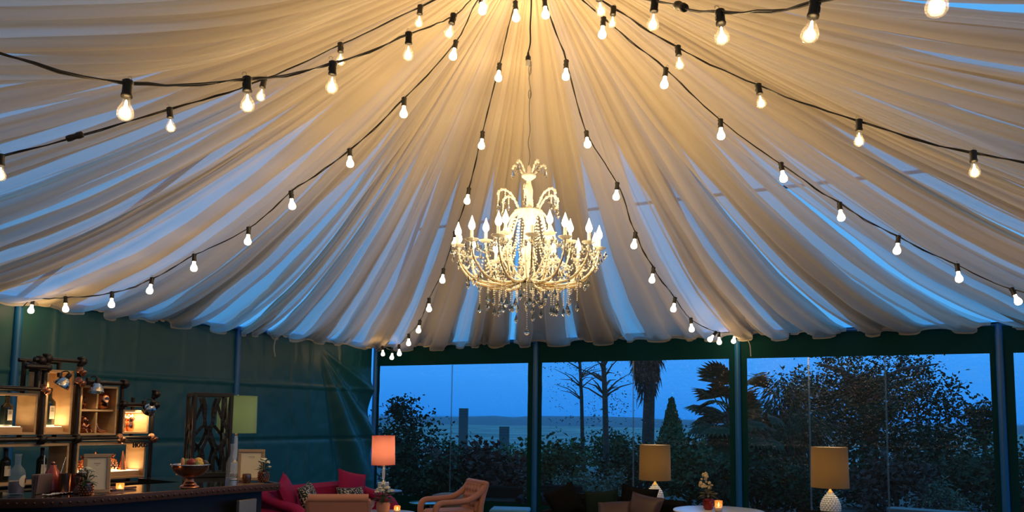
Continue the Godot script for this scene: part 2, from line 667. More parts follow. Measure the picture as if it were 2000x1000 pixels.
func festoons() -> void:
	var b := make_bulb()
	# heading of each string (towards a pole), and the bulbs as [share of the way out, height of the bulb]
	var runs := [
		["corner pole beside the pink lamp", Vector2(-6, -6), [[0.045, 4.68], [0.105, 4.40], [0.169, 3.99], [0.231, 3.62], [0.291, 3.31], [0.359, 3.03], [0.445, 2.81], [0.525, 2.63], [0.609, 2.53], [0.7, 2.45], [0.787, 2.445], [0.904, 2.565]], false],
		["clear wall pole behind the round table", Vector2(0, -6), [[0.04, 4.63], [0.101, 4.283], [0.174, 3.865], [0.280, 3.57], [0.355, 3.213], [0.439, 2.963], [0.551, 2.755], [0.662, 2.608], [0.784, 2.564], [0.857, 2.565], [0.975, 2.64]], false],
		["clear wall end past the slim tree", Vector2(6, -6), [[0.066, 4.454], [0.126, 4.132], [0.183, 3.784], [0.248, 3.499], [0.31, 3.23], [0.372, 2.996], [0.445, 2.801], [0.518, 2.644], [0.60, 2.55], [0.69, 2.5], [0.78, 2.5], [0.88, 2.57]], false],
		["side opposite the green tarp", Vector2(6, 0), [[0.106, 4.317], [0.186, 3.922], [0.273, 3.569], [0.366, 3.24], [0.464, 2.978], [0.57, 2.77], [0.69, 2.62], [0.81, 2.57], [0.93, 2.62]], true],
		["overhead corner, with a ribbed joint", Vector2(6, 6), [[0.085, 4.33], [0.159, 3.901], [0.237, 3.512], [0.313, 3.158], [0.38, 2.914], [0.446, 2.739], [0.53, 2.60], [0.62, 2.53], [0.72, 2.49], [0.82, 2.5], [0.92, 2.58]], true],
		["green tarp pole above the bar shelving", Vector2(-6, 0), [[0.069, 4.65], [0.112, 4.345], [0.187, 3.961], [0.274, 3.63], [0.376, 3.345], [0.46, 3.085], [0.57, 2.898], [0.668, 2.727], [0.758, 2.624], [0.877, 2.615], [0.975, 2.63]], false],
		["corner over the bar, with a connector", Vector2(-6, 6), [[0.097, 4.334], [0.159, 3.985], [0.219, 3.67], [0.282, 3.40], [0.392, 2.993], [0.46, 2.82], [0.54, 2.68], [0.62, 2.58], [0.71, 2.5], [0.8, 2.5], [0.9, 2.57]], true],
		["side opposite the clear wall", Vector2(0, 6), [[0.11, 4.284], [0.179, 3.926], [0.247, 3.618], [0.351, 3.203], [0.44, 2.929], [0.538, 2.698], [0.64, 2.60], [0.75, 2.55], [0.86, 2.56], [0.96, 2.62]], true],
	]
	for run in runs:
		var t := thing("string_light", "black cord of glowing bulbs running to the " + run[0], "string lights", Vector3.ZERO, 0.0, "festoon strings from the tent peak")
		var d: Vector2 = run[1]
		var path := [Vector3(d.x * 0.012, 4.93, d.y * 0.012)]
		for e in run[2]:
			var at := Vector3(d.x * e[0], e[1] + 0.075, d.y * e[0])   # foot of the socket
			var lean := Vector3(rng.randf_range(-0.16, 0.16), 1.0, rng.randf_range(-0.16, 0.16)).normalized()
			if not run[3] and rng.randf() < 0.12:
				lean = Vector3(rng.randf_range(-0.8, 0.8), 0.8, rng.randf_range(-0.6, 0.6)).normalized()
			var q := Basis(Quaternion(Vector3.UP, lean)) * Basis(Vector3.UP, rng.randf() * TAU)
			at += lean * 0.075 - Vector3(0, 0.075, 0)
			path.append(at + lean * 0.052)
			var so := part("socket", b.socket, M.black_rubber, t, at)
			so.basis = q
			part("hook", b.hook, M.steel_wire, so)
			if run[3]:   # clear bulbs that show their filament
				var bu := part("bulb", b.glass, M.bulb_glass, t, at)
				bu.basis = q
				var co := part("filament", b.core, M.bulb_core, bu)
				omni(co, Vector3(0, -0.062, 0), BULB * 0.65)
			else:
				var bu := part("bulb", b.glass, M.bulb_core, t, at)
				bu.basis = q
				omni(bu, Vector3(0, -0.062, 0), BULB)
		path.append(Vector3(d.x * 1.0, EAVE - 0.06, d.y * 1.0))
		var cord := MB.new()
		var fine := spline(path, 7)
		for k in range(1, fine.size() - 1):
			fine[k] += Vector3(0, 0.010 * nz.get_noise_2d(k * 0.35, d.x + 2 * d.y), 0) + Vector3(0.006 * nz.get_noise_2d(k * 0.4, 9 + d.x), 0, 0)
		cord.tube(fine, 0.0045, 6)
		part("cord", cord, M.black_rubber, t)
		var twin := MB.new()
		var other := []
		for k in fine.size():
			other.append(fine[k] + Vector3(0.006 * sin(k * 1.1), 0.007 * cos(k * 0.9), 0.006 * cos(k * 1.1)))
		twin.tube(other, 0.0035, 5)
		part("cord", twin, M.black_rubber, t)
		if run[0] in ["overhead corner, with a ribbed joint", "corner over the bar, with a connector"]:   # the joint of two lengths
			var k: int = 4 * 7 - 2 if run[0] == "corner over the bar, with a connector" else 3 * 7 + 3
			if run[0] == "corner over the bar, with a connector":
				k = 5 * 7 - 3
			var a: Vector3 = fine[k]
			var z: Vector3 = fine[k + 1]
			var dir := (z - a).normalized()
			var jm := MB.new()
			jm.tube([a - dir * 0.05, a - dir * 0.045, a - dir * 0.02, a, a + dir * 0.03, a + dir * 0.05, a + dir * 0.055], [0.008, 0.02, 0.022, 0.017, 0.021, 0.019, 0.008], 10)
			part("plug_joint", jm, M.black_rubber, t)


const BULB := 0.063


# ---------------------------------------------------------------- chandelier
func crystal_drop(s: float) -> ArrayMesh:   # cut drop that hangs from the origin
	var m := MB.new()
	var ring := []
	for k in 6:
		ring.append(Vector3(cos(TAU * k / 6) * 0.42, -1.15, sin(TAU * k / 6) * 0.30) * s)
	for k in 6:
		var a: Vector3 = ring[k]
		var b: Vector3 = ring[(k + 1) % 6]
		m.tri(Vector3.ZERO, b, a)
		m.tri(Vector3(0, -1.7, 0) * s, a, b)
	return m.mesh()


func beads(path: Array, r: float) -> MB:
	var m := MB.new()
	for p in path:
		m.ball(p, r, 6, 5)
	return m


func polar(r: float, y: float, a: float) -> Vector3:
	return Vector3(r * cos(a), y, r * sin(a))


func chandelier() -> void:
	mat("crystal", lin(0.97, 0.93, 0.84, 0.02), 0.03, 0.0, {"transparency": BaseMaterial3D.TRANSPARENCY_ALPHA, "refraction_enabled": true, "refraction_scale": 0.05})
	pane("crystal_arm", lin(1.0, 0.97, 0.88), 0.7, 0.1)
	mat("bead_glass", lin(1.0, 0.97, 0.88, 0.6), 0.06, 0.0, {"transparency": BaseMaterial3D.TRANSPARENCY_ALPHA})
	mat("gilt", lin(0.75, 0.52, 0.20), 0.3, 0.9)
	mat("bronze", lin(0.10, 0.08, 0.05), 0.4, 0.7)
	mat("candle_sleeve", lin(0.85, 0.80, 0.68), 0.5)
	var y0 := 2.18
	var t := thing("chandelier", "large crystal chandelier with lit candle bulbs and hanging bead strands under the tent peak", "chandelier", Vector3(0, y0, 0))
	var drop := crystal_drop(0.030)
	var big := crystal_drop(0.042)
	var col := MB.new()
	col.lathe([[0.0, 2.50], [0.03, 2.51], [0.05, 2.55], [0.05, 2.57], [0.02, 2.60], [0.018, 2.68], [0.035, 2.74], [0.04, 2.80], [0.02, 2.86], [0.016, 2.93], [0.03, 2.98], [0.035, 3.02], [0.10, 3.055], [0.105, 3.07], [0.03, 3.08], [0.022, 3.12], [0.030, 3.17], [0.032, 3.22], [0.018, 3.27], [0.016, 3.29], [0.05, 3.315], [0.055, 3.33], [0.015, 3.345], [0.008, 3.40], [0.0, 3.41]].map(func(e): return [e[0], e[1] - y0]), Vector3.ZERO, 20)
	part("column", col, M.crystal_arm, t)
	var hub := MB.new()
	hub.lathe([[0.0, 2.525], [0.03, 2.53], [0.052, 2.55], [0.058, 2.575], [0.03, 2.585], [0.0, 2.585]].map(func(e): return [e[0], e[1] - y0]), Vector3.ZERO, 18)
	part("hub", hub, M.bronze, t)
	var up := Vector3(0, -y0, 0)
	# lamp parts shared by every arm
	var pan := MB.new()
	pan.lathe([[0.006, -0.004], [0.03, 0.0], [0.047, 0.012], [0.049, 0.016], [0.03, 0.006], [0.0, 0.004]], Vector3.ZERO, 16)
	var sleeve := MB.new()
	sleeve.lathe([[0.0, 0.004], [0.013, 0.004], [0.0115, 0.012], [0.011, 0.078], [0.0, 0.078]], Vector3.ZERO, 10)
	var flame := MB.new()
	flame.lathe([[0.0, 0.076], [0.011, 0.078], [0.020, 0.090], [0.0235, 0.104], [0.020, 0.122], [0.011, 0.144], [0.004, 0.166], [0.0, 0.178]], Vector3.ZERO, 12)
	var pan_m := pan.mesh()
	var sleeve_m := sleeve.mesh()
	var flame_m := flame.mesh()
	for k in 20:
		var outer := k < 14
		var a := TAU * (k + 0.3) / 14 if outer else TAU * (k - 14 + 0.55) / 6
		var end := 0.505 if outer else 0.30
		var h := 2.775 if outer else 2.84
		var path := spline([polar(0.05, 2.57, a), polar(end * 0.42, 2.535, a), polar(end * 0.75, 2.565, a), polar(end * 0.96, h - 0.10, a), polar(end, h, a)].map(func(q): return q + up), 5)
		var am := MB.new()
		am.tube(path, 0.0065, 7)
		for c in range(3, path.size() - 1, 2):   # glass collars and rosettes along the arm
			am.ball(path[c], 0.0115, 7, 5)
		var arm := part("arm", am, M.crystal_arm, t)
		var gm := MB.new()
		gm.tube(path.map(func(q): return q - Vector3(0, 0.011, 0)), 0.004, 5)
		part("gilt_rod", gm, M.gilt, arm)
		var tip: Vector3 = path[-1]
		part("drip_pan", pan_m, M.crystal_arm, arm, tip)
		part("candle_sleeve", sleeve_m, M.candle_sleeve, arm, tip)
		var fl := part("candle_bulb", flame_m, M.candle_glow, arm, tip)
		omni(fl, Vector3(0, 0.108, 0), CANDLE, Color(1.0, 0.69, 0.32))
		for c in 6:
			var pb := a + TAU * (c + 0.2) / 6
			part("crystal_drop", drop, M.crystal, arm, tip + polar(0.047, 0.004, pb) - Vector3(0, 0.012 + 0.012 * (c % 2), 0))
		if outer:
			part("crystal_drop", big, M.crystal, arm, path[12] - Vector3(0, 0.02, 0))
			# bead swag to the next arm
			var b := TAU * (k + 1.3) / 14
			var sw := []
			for c in 13:
				var q := c / 12.0
				sw.append(polar(end - 0.02 * sin(PI * q), h - y0 - 0.09 * sin(PI * q), lerpf(a, b, q)))
			part("bead_swag", beads(sw, 0.0075), M.bead_glass, arm)
			var sw2 := []
			for c in 13:
				var q := c / 12.0
				sw2.append(polar(end - 0.10 - 0.03 * sin(PI * q), h - y0 - 0.10 - 0.08 * sin(PI * q), lerpf(a, b, q)))
			part("bead_swag", beads(sw2, 0.0075), M.bead_glass, arm)
			for c in [4, 8]:
				part("crystal_drop", drop, M.crystal, arm, sw[c] - Vector3(0, 0.008, 0))
				part("crystal_drop", big, M.crystal, arm, sw2[c] - Vector3(0, 0.008, 0))
	for k in 8:   # cage of curved stems round the column
		var a := TAU * (k + 0.5) / 8
		var m := MB.new()
		m.tube(spline([polar(0.085, 3.07, a), polar(0.125, 3.03, a), polar(0.185, 2.90, a), polar(0.19, 2.76, a), polar(0.12, 2.63, a), polar(0.05, 2.58, a)].map(func(q): return q + up), 5), 0.0065, 7)
		part("cage_stem", m, M.crystal_arm, t)
		var bp := []
		for c in 22:
			var q := c / 21.0
			bp.append(polar(0.10 + 0.05 * sin(PI * q), lerpf(3.06, 2.62, q) - y0, a + 0.35))
		part("bead_swag", beads(bp, 0.006), M.bead_glass, t)
	for k in 16:   # curtain of beads from the upper plate down to the arms
		var a := TAU * (k + 0.25) / 16
		var bp := []
		for c in 24:
			var q := c / 23.0
			bp.append(polar(lerpf(0.105, 0.30, q) - 0.03 * sin(PI * q), lerpf(3.05, 2.66, q) - 0.07 * sin(PI * q) - y0, a))
		part("bead_curtain", beads(bp, 0.0075), M.bead_glass, t)
	for k in 6:   # scrolls of the middle crown
		var a := TAU * (k + 0.15) / 6
		var path := spline([polar(0.05, 3.07, a), polar(0.085, 3.10, a), polar(0.13, 3.175, a), polar(0.19, 3.205, a), polar(0.228, 3.185, a), polar(0.232, 3.16, a)].map(func(q): return q + up), 5)
		var m := MB.new()
		m.tube(path, 0.007, 7)
		for c in range(2, path.size(), 3):
			m.ball(path[c], 0.012, 7, 5)
		var sc := part("scroll", m, M.crystal_arm, t)
		for c in 3:
			var q: Vector3 = path[[25, 20, 14][c]]
			part("bead_strand", beads([q - Vector3(0, 0.012, 0), q - Vector3(0, 0.026, 0), q - Vector3(0, 0.04, 0), q - Vector3(0, 0.053, 0)], 0.0065), M.bead_glass, sc)
			part("crystal_drop", big if c < 2 else drop, M.crystal, sc, q - Vector3(0, 0.058, 0))
	for k in 5:   # top crown
		var a := TAU * (k + 0.42) / 5
		var path := spline([polar(0.03, 3.325, a), polar(0.055, 3.36, a), polar(0.085, 3.40, a), polar(0.115, 3.415, a), polar(0.125, 3.395, a)].map(func(q): return q + up), 5)
		var m := MB.new()
		m.tube(path, 0.006, 7)
		for c in range(2, path.size(), 3):
			m.ball(path[c], 0.010, 7, 5)
		var sc := part("scroll", m, M.crystal_arm, t)
		part("crystal_drop", big, M.crystal, sc, path[-1] - Vector3(0, 0.01, 0))
		part("crystal_drop", drop, M.crystal, sc, path[12] - Vector3(0, 0.01, 0))
	for k in 42:   # strands that hang below the arms
		var a := TAU * k * 0.381966 + 0.2
		var r := 0.06 + 0.30 * sqrt((k + 0.5) / 42.0)
		var long := rng.randf_range(0.06, 0.21) * (1.0 - 0.45 * r)
		var from := 2.535 + 0.03 * r
		var bp := []
		var c := 0.0
		while c < long:
			bp.append(polar(r, from - c - y0, a))
			c += 0.0145
		var st := part("bead_strand", beads(bp, 0.0058), M.bead_glass, t)
		part("crystal_drop", big, M.crystal, st, polar(r, from - long - y0, a))
	var ch := []
	for k in 20:
		ch.append(Vector3(0, 2.52 - k * 0.0155 - y0, 0))
	var chain := part("bead_strand", beads(ch, 0.0045), M.bead_glass, t)
	var ball := MB.new()
	ball.ball(Vector3(0, 2.20 - y0, 0), 0.02, 14, 10)
	part("crystal_ball", ball, M.crystal, chain)
	# the cable it hangs from
	var cab := MB.new()
	var cp := []
	for k in 24:
		cp.append(Vector3(0.006 * sin(k * 0.9), lerpf(3.40, 4.18, k / 23.0) - y0, 0.006 * cos(k * 1.3)))
	cab.tube(cp, 0.0035, 5)
	part("cable", cab, M.steel_wire, t)
	var loops := MB.new()
	for k in 2:
		var lp := []
		for c in 13:
			lp.append(Vector3(0.012 * cos(TAU * c / 12), 3.93 - y0 + k * 0.18 + 0.035 * sin(TAU * c / 12), 0.004 * k))
		loops.tube(lp, 0.0025, 5)
	part("cable_loop", loops, M.steel_wire, t)
	var plug := MB.new()
	plug.lathe([[0.0, 4.14], [0.012, 4.145], [0.019, 4.15], [0.019, 4.185], [0.016, 4.19], [0.0, 4.19]].map(func(e): return [e[0], e[1] - y0]), Vector3(-0.018, 0, 0), 12)
	mat("white_plastic", lin(0.7, 0.68, 0.62), 0.4)
	part("plug", plug, M.white_plastic, t)
	var sock := MB.new()
	sock.lathe([[0.0, 4.19], [0.019, 4.19], [0.02, 4.215], [0.010, 4.23], [0.008, 4.25], [0.0, 4.25]].map(func(e): return [e[0], e[1] - y0]), Vector3(-0.018, 0, 0), 12)
	part("plug_socket", sock, M.black_rubber, t)
	var lead := MB.new()
	lead.tube(spline([Vector3(-0.018, 4.25 - y0, 0), Vector3(0.004, 4.32 - y0, 0.01), Vector3(-0.004, 4.45 - y0, 0), Vector3(0.006, 4.6 - y0, 0.008), Vector3(0, 4.9 - y0, 0)], 6), 0.006, 6)
	part("supply_lead", lead, M.black_rubber, t)


const CANDLE := 0.085


# ---------------------------------------------------------------- back bar
func pipe(m: MB, a: Vector3, b: Vector3, r := 0.017) -> void:
	m.tube([a, a.lerp(b, 0.5), b], r, 10)


func fitting(at: Vector3, parent: Node, mt: Material, s := 1.0, axis := Vector3.UP) -> void:
	var m := MB.new()
	m.lathe([[0.0, -0.034], [0.021, -0.034], [0.026, -0.031], [0.026, -0.021], [0.022, -0.018], [0.022, 0.018], [0.026, 0.021], [0.026, 0.031], [0.021, 0.034], [0.0, 0.034]].map(func(e): return [e[0] * s, e[1] * s]), Vector3.ZERO, 12)
	m.lathe([[0.0, 0.0], [0.020, 0.0], [0.020, 0.026], [0.025, 0.029], [0.025, 0.039], [0.0, 0.040]].map(func(e): return [e[0] * s, e[1] * s]), Vector3.ZERO, 12, Basis(Vector3.FORWARD, PI / 2))
	var o := part("fitting", m, mt, parent, at)
	if axis != Vector3.UP:
		o.basis = Basis(Quaternion(Vector3.UP, axis))


func crate(label: String, z0: float, z1: float, y0: float, y1: float, back: bool, split := false) -> Node3D:
	var d := 0.24
	var k := 0.018
	var t := thing("wooden_crate", label, "crate", Vector3(-3.5, y0, (z0 + z1) / 2), 0.0, "crates in the pipe shelving")
	var w := z1 - z0
	var h := y1 - y0
	var b := [[Vector3(-d / 2, k / 2, 0), Vector3(d, k, w)], [Vector3(-d / 2, h - k / 2, 0), Vector3(d, k, w)], [Vector3(-d / 2, h / 2, w / 2 - k / 2), Vector3(d, h - 2 * k, k)], [Vector3(-d / 2, h / 2, -w / 2 + k / 2), Vector3(d, h - 2 * k, k)]]
	if back:
		b.append([Vector3(-d + 0.004, h / 2, 0), Vector3(0.008, h - 2 * k, w - 2 * k)])
	if split:
		b.append([Vector3(-d / 2 - 0.01, h / 2, 0), Vector3(d - 0.03, 0.016, w - 2 * k)])
		b.append([Vector3(-d / 2 - 0.01, h * 0.75, 0), Vector3(d - 0.03, h / 2 - k - 0.01, 0.016)])
		b.append([Vector3(-d / 2 - 0.01, h * 0.25, 0), Vector3(d - 0.03, h / 2 - k - 0.01, 0.016)])
	for e in b:
		var m := MB.new()
		m.box(e[0], e[1], 0.002)
		part("board", m, M.crate_wood, t)
	return t


func plinth(t: Node3D, z: float, w: float, glowing: float) -> void:   # low light box that bottles and ornaments stand on, heights from the crate's floor
	var m := MB.new()
	m.box(Vector3(-0.12, 0.038, z), Vector3(0.16, 0.04, w), 0.002)
	var p := part("light_box", m, M.crate_wood, t)
	var g := MB.new()
	g.box(Vector3(-0.12, 0.060, z), Vector3(0.14, 0.004, w - 0.02))
	part("light_panel", g, M.panel_glow, p)
	var a := AreaLight3D.new()
	a.name = "light"
	a.area_size = Vector2(0.13, w - 0.03)
	a.light_color = lin(1.0, 0.70, 0.34)
	a.light_energy = glowing * 1.6
	a.shadow_enabled = true
	a.area_range = 12.0
	p.add_child(a, true)
	a.transform = Transform3D(Basis(Vector3.RIGHT, PI / 2), Vector3(-0.12, 0.066, z))


func make_bottle(h: float, r: float, square: bool) -> Dictionary:
	var m := MB.new()
	var prof := [[0.0, 0.0], [r * 0.92, 0.0], [r, 0.012], [r, h * 0.58], [r * 0.96, h * 0.64], [r * 0.5, h * 0.72], [r * 0.36, h * 0.76], [r * 0.34, h * 0.92], [0.0, h * 0.92]]
	m.lathe(prof, Vector3.ZERO, 4 if square else 18, Basis(Vector3.UP, PI / 4))
	var c := MB.new()
	c.lathe([[0.0, h * 0.90], [r * 0.40, h * 0.90], [r * 0.42, h * 0.93], [r * 0.42, h * 0.99], [0.0, h]], Vector3.ZERO, 12)
	var l := MB.new()
	var face := r * 0.7071 if square else r
	if square:
		l.box(Vector3(face + 0.001, h * 0.36, 0), Vector3(0.002, h * 0.34, face * 1.5))
	else:
		var pts := PackedVector3Array()
		for i in 2:
			for j in 12:
				var a := -0.9 + 1.8 * j / 11.0
				pts.append(Vector3(cos(a) * (r + 0.001), h * (0.18 + 0.3 * i), sin(a) * (r + 0.001)))
		l.grid(pts, 2, 12)
	var p := MB.new()
	for k in 3:
		p.box(Vector3(face + 0.0025, h * (0.47 - 0.035 * k), 0), Vector3(0.001, h * 0.014, face * [0.8, 0.6, 0.9][k]))
	return {"body": m.mesh(), "cap": c.mesh(), "label": l.mesh(), "print": p.mesh()}


func bottle(b: Dictionary, at: Vector3, label: String, body: Material, paper: Material, turn := 0.0, group := "", printed := true) -> void:
	var t := thing("bottle", label, "bottle", at, turn, group)
	part("body", b.body, body, t)
	part("cap", b.cap, M.black_rubber, t)
	var l := part("paper_label", b.label, paper, t)
	if printed:
		part("print", b.print, M.print, l)


func clip_lamp(at: Vector3, aim: Vector3, label: String, energy: float) -> void:
	var t := thing("clip_lamp", label, "lamp", at, 0.0, "clip lamps on the pipe shelving")
	var q := Basis(Quaternion(Vector3.DOWN, aim.normalized()))
	var m := MB.new()
	m.lathe([[0.060, -0.062], [0.0595, -0.058], [0.054, -0.035], [0.042, -0.012], [0.026, 0.004], [0.018, 0.010], [0.018, 0.014], [0.026, 0.008], [0.0435, -0.009], [0.0555, -0.034], [0.061, -0.058], [0.060, -0.062]], Vector3.ZERO, 22, q)
	part("shade", m, M.chrome, t)
	var s := MB.new()
	s.lathe([[0.0, 0.008], [0.019, 0.008], [0.019, 0.045], [0.014, 0.055], [0.0, 0.056]], Vector3.ZERO, 12, q)
	part("socket", s, M.black_rubber, t)
	var b := MB.new()
	b.ball(q * Vector3(0, -0.022, 0), 0.018, 10, 7)
	var bu := part("bulb", b, M.bulb_core, t)
	omni(bu, q * Vector3(0, -0.022, 0), energy, Color(1, 0.70, 0.34), 0.015)
	var a := MB.new()
	var up := q * Vector3(0, 0.05, 0)
	a.tube(spline([up, up + Vector3(-0.01, 0.02, 0.015), up + Vector3(-0.03, 0.015, 0.04), up + Vector3(-0.035, -0.005, 0.055)], 5), 0.005, 6)
	a.box(up + Vector3(-0.035, -0.01, 0.06), Vector3(0.03, 0.035, 0.03), 0.004)
	part("clamp", a, M.black_rubber, t)


func owl() -> Array:
	var m := MB.new()
	m.lathe([[0.0, 0.0], [0.026, 0.0], [0.030, 0.006], [0.036, 0.035], [0.037, 0.055], [0.030, 0.078], [0.032, 0.092], [0.034, 0.108], [0.028, 0.126], [0.012, 0.134], [0.0, 0.135]], Vector3.ZERO, 18)
	for s in [-1.0, 1.0]:
		m.lathe([[0.011, 0.0], [0.007, 0.016], [0.0, 0.028]], Vector3(0.004, 0.122, 0.02 * s), 8, Basis(Vector3.RIGHT, 0.3 * s))
		m.ball(Vector3(0.004, 0.05, 0.034 * s), 0.022, 8, 6, Vector3(0.8, 1.5, 0.45))
	var e := MB.new()
	for s in [-1.0, 1.0]:
		e.ball(Vector3(0.029, 0.108, 0.0135 * s), 0.010, 10, 6, Vector3(0.5, 1, 1))
	e.lathe([[0.005, 0.0], [0.0, 0.014]], Vector3(0.033, 0.100, 0), 6, Basis(Vector3.FORWARD, PI * 0.75))
	return [m.mesh(), e.mesh()]


func back_bar() -> void:
	var wt := two_tone(31, 0.02, Color(0.84, 0.71, 0.54), Color(0.70, 0.56, 0.40), Vector2i(8, 1), 256)
	mat("crate_wood", Color.WHITE, 0.6, 0.0, {"albedo_texture": wt, "uv1_triplanar": true, "uv1_scale": Vector3(2, 2, 2)})
	mat("iron_pipe", lin(0.028, 0.022, 0.020), 0.38, 0.6)
	mat("copper_fitting", lin(0.45, 0.20, 0.11), 0.32, 0.9)
	mat("copper", lin(0.80, 0.36, 0.20), 0.2, 1.0)
	mat("copper_dark", lin(0.42, 0.18, 0.11), 0.25, 1.0)
	mat("chrome", lin(0.62, 0.62, 0.60), 0.14, 1.0)
	mat("dark_glass", lin(0.010, 0.014, 0.012), 0.06)
	mat("paper", lin(0.62, 0.56, 0.44), 0.8)
	mat("print", lin(0.10, 0.08, 0.06), 0.8)
	glow("panel_glow", lin(1.0, 0.78, 0.46), 2.2)
	var t := thing("pipe_shelving", "black iron pipe shelving with joints behind the bar holding wooden crates", "shelving", Vector3(-3.5, 0, 0.9))
	var X := -0.0
	for e in [[0.29, 1.76, 0.0], [0.60, 1.84, 1.385], [0.995, 2.02, 0.0], [1.28, 2.02, 1.385], [1.78, 1.80, 0.0]]:
		for dx in [0.005, -0.26]:
			var m := MB.new()
			pipe(m, Vector3(X + dx, e[2], e[0] - 0.9), Vector3(X + dx, e[1] - (0.0 if dx > 0 else 0.03), e[0] - 0.9), 0.018)
			part("upright", m, M.iron_pipe, t)
	for e in [[0.29, 1.78, 1.385], [0.29, 1.78, 1.01], [0.60, 0.995, 1.835], [0.29, 0.60, 1.665], [0.995, 1.28, 1.995], [1.28, 1.78, 1.765]]:
		for dx in [0.03, -0.285]:
			var m := MB.new()
			pipe(m, Vector3(X + dx, e[2], e[0] - 0.93), Vector3(X + dx, e[2], e[1] - 0.87), 0.0165)
			part("rail", m, M.iron_pipe, t)
	for e in [[0.29, 1.76, 0], [0.29, 1.665, 0], [0.29, 1.385, 1], [0.29, 1.01, 0], [0.60, 1.835, 0], [0.60, 1.665, 0], [0.60, 1.385, 1], [0.995, 1.995, 0], [0.995, 1.92, 1], [0.995, 1.835, 1], [0.995, 1.385, 0], [0.995, 1.01, 0], [1.28, 2.0, 0], [1.28, 1.93, 0], [1.28, 1.765, 1], [1.28, 1.385, 0], [1.33, 1.98, 0], [1.38, 1.93, 0]]:
		fitting(Vector3(X + 0.02, e[1], e[0] - 0.9), t, M.copper_fitting if e[2] else M.iron_pipe, 1.1, Vector3(0, 1, 0) if e[2] == 0 else Vector3(0.5, 0.4, 0.7).normalized())
	for e in [[Vector3(0.03, 1.985, 0.36), Vector3(0.03, 1.985, 0.48)], [Vector3(0.06, 1.93, 0.40), Vector3(0.06, 1.93, 0.56)], [Vector3(0.02, 1.765, 0.44), Vector3(0.02, 1.99, 0.44)]]:
		var m := MB.new()   # the stub pipes at the top corner
		pipe(m, e[0], e[1], 0.022)
		part("stub_pipe", m, M.iron_pipe, t)
	for z in [0.29, 1.78]:
		var m := MB.new()
		m.lathe([[0.0, 0.0], [0.05, 0.0], [0.05, 0.008], [0.024, 0.012], [0.024, 0.03], [0.0, 0.03]], Vector3(0.005, 0, z - 0.9), 14)
		part("floor_flange", m, M.iron_pipe, t)
	# the lettering on the rail above the right-hand crate
	var bar_m := MB.new()
	bar_m.box(Vector3(0.048, 1.352, 0.47 - 0.9), Vector3(0.006, 0.012, 0.34), 0.001)
	var plate := part("sign_bar", bar_m, M.iron_pipe, t)
	var tm := TextMesh.new()
	var sf := SystemFont.new()
	sf.font_names = PackedStringArray(["Droid Sans"])
	sf.font_weight = 700
	tm.font = sf
	tm.text = "HOUSE"
	tm.font_size = 32
	tm.pixel_size = 0.0017
	tm.depth = 0.01
	var le := part("lettering", tm, M.iron_pipe, plate, Vector3(0.05, 1.325, 0.415 - 0.9))
	le.basis = Basis(Vector3.UP, PI / 2)

	var up_left := crate("pale wood crate with two dark bottles on a lit box, beside the pipe corner", 1.31, 1.75, 1.42, 1.73, false)
	plinth(up_left, 0.03, 0.34, 0.10)
	var tall := crate("tall narrow wooden crate glowing warm around one tall bottle", 1.03, 1.25, 1.42, 1.92, true)
	plinth(tall, 0.0, 0.15, 0.12)
	crate("wooden crate split into four cubbies holding copper ornaments", 0.63, 0.965, 1.41, 1.81, true, true)
	var small := crate("small brightly lit wooden crate holding two copper owl cups", 0.32, 0.57, 1.42, 1.62, true)
	crate("long wooden crate behind the pink and copper cups, with dark bottles inside", 1.03, 1.75, 1.05, 1.35, false)
	var low := crate("long wooden crate under the lettering with copper pineapples and cone trees", 0.33, 0.965, 1.05, 1.35, false)
	plinth(low, -0.03, 0.54, 0.16)
	var sg := MB.new()
	sg.box(Vector3(-0.11, 0.198 - 0.018, 0), Vector3(0.12, 0.004, 0.16))
	var sp := part("light_panel", sg, M.panel_glow, small)
	var sa := AreaLight3D.new()
	sa.name = "light"
	sa.area_size = Vector2(0.11, 0.15)
	sa.light_color = lin(1, 0.72, 0.38)
	sa.light_energy = 0.18
	sa.area_range = 12.0
	sa.shadow_enabled = true
	sp.add_child(sa, true)
	sa.transform = Transform3D(Basis(Vector3.RIGHT, -PI / 2), Vector3(-0.11, 0.174, 0))

	var gin := make_bottle(0.235, 0.042, true)
	var gin_tall := make_bottle(0.30, 0.046, true)
	bottle(gin, Vector3(-3.62, 1.482, 1.47), "dark square bottle with pale label in the upper crate, nearer the tall crate", M.dark_glass, M.paper, 0.3, "dark bottles on lit boxes")
	bottle(gin, Vector3(-3.62, 1.482, 1.59), "dark square bottle with pale label in the upper crate, further from the tall crate", M.dark_glass, M.paper, 0.3, "dark bottles on lit boxes")
	bottle(gin_tall, Vector3(-3.62, 1.482, 1.145), "tall dark square bottle with large cream label in the tall lit crate", M.dark_glass, M.paper, 0.25, "dark bottles on lit boxes")
	var round_b := make_bottle(0.25, 0.036, false)
	bottle(round_b, Vector3(-3.64, 1.068, 1.16), "dark round bottle with small label at the inner side of the lower crate", M.dark_glass, M.paper, 0.3, "dark bottles in the lower crate")
	bottle(round_b, Vector3(-3.64, 1.068, 1.44), "dark round bottle with small label behind the white straw", M.dark_glass, M.paper, 0.3, "dark bottles in the lower crate")

	clip_lamp(Vector3(-3.40, 1.845, 1.165), Vector3(-0.25, -0.9, 0.5), "chrome dome clip lamp in front of the tall lit crate", 0.05)
	clip_lamp(Vector3(-3.42, 1.815, 0.885), Vector3(0.1, -1, 0.15), "chrome dome clip lamp above the four copper cubbies", 0.03)
	clip_lamp(Vector3(-3.40, 1.655, 0.385), Vector3(-0.6, -0.8, -0.1), "chrome dome clip lamp at the corner of the small bright crate", 0.06)

	var ow := owl()
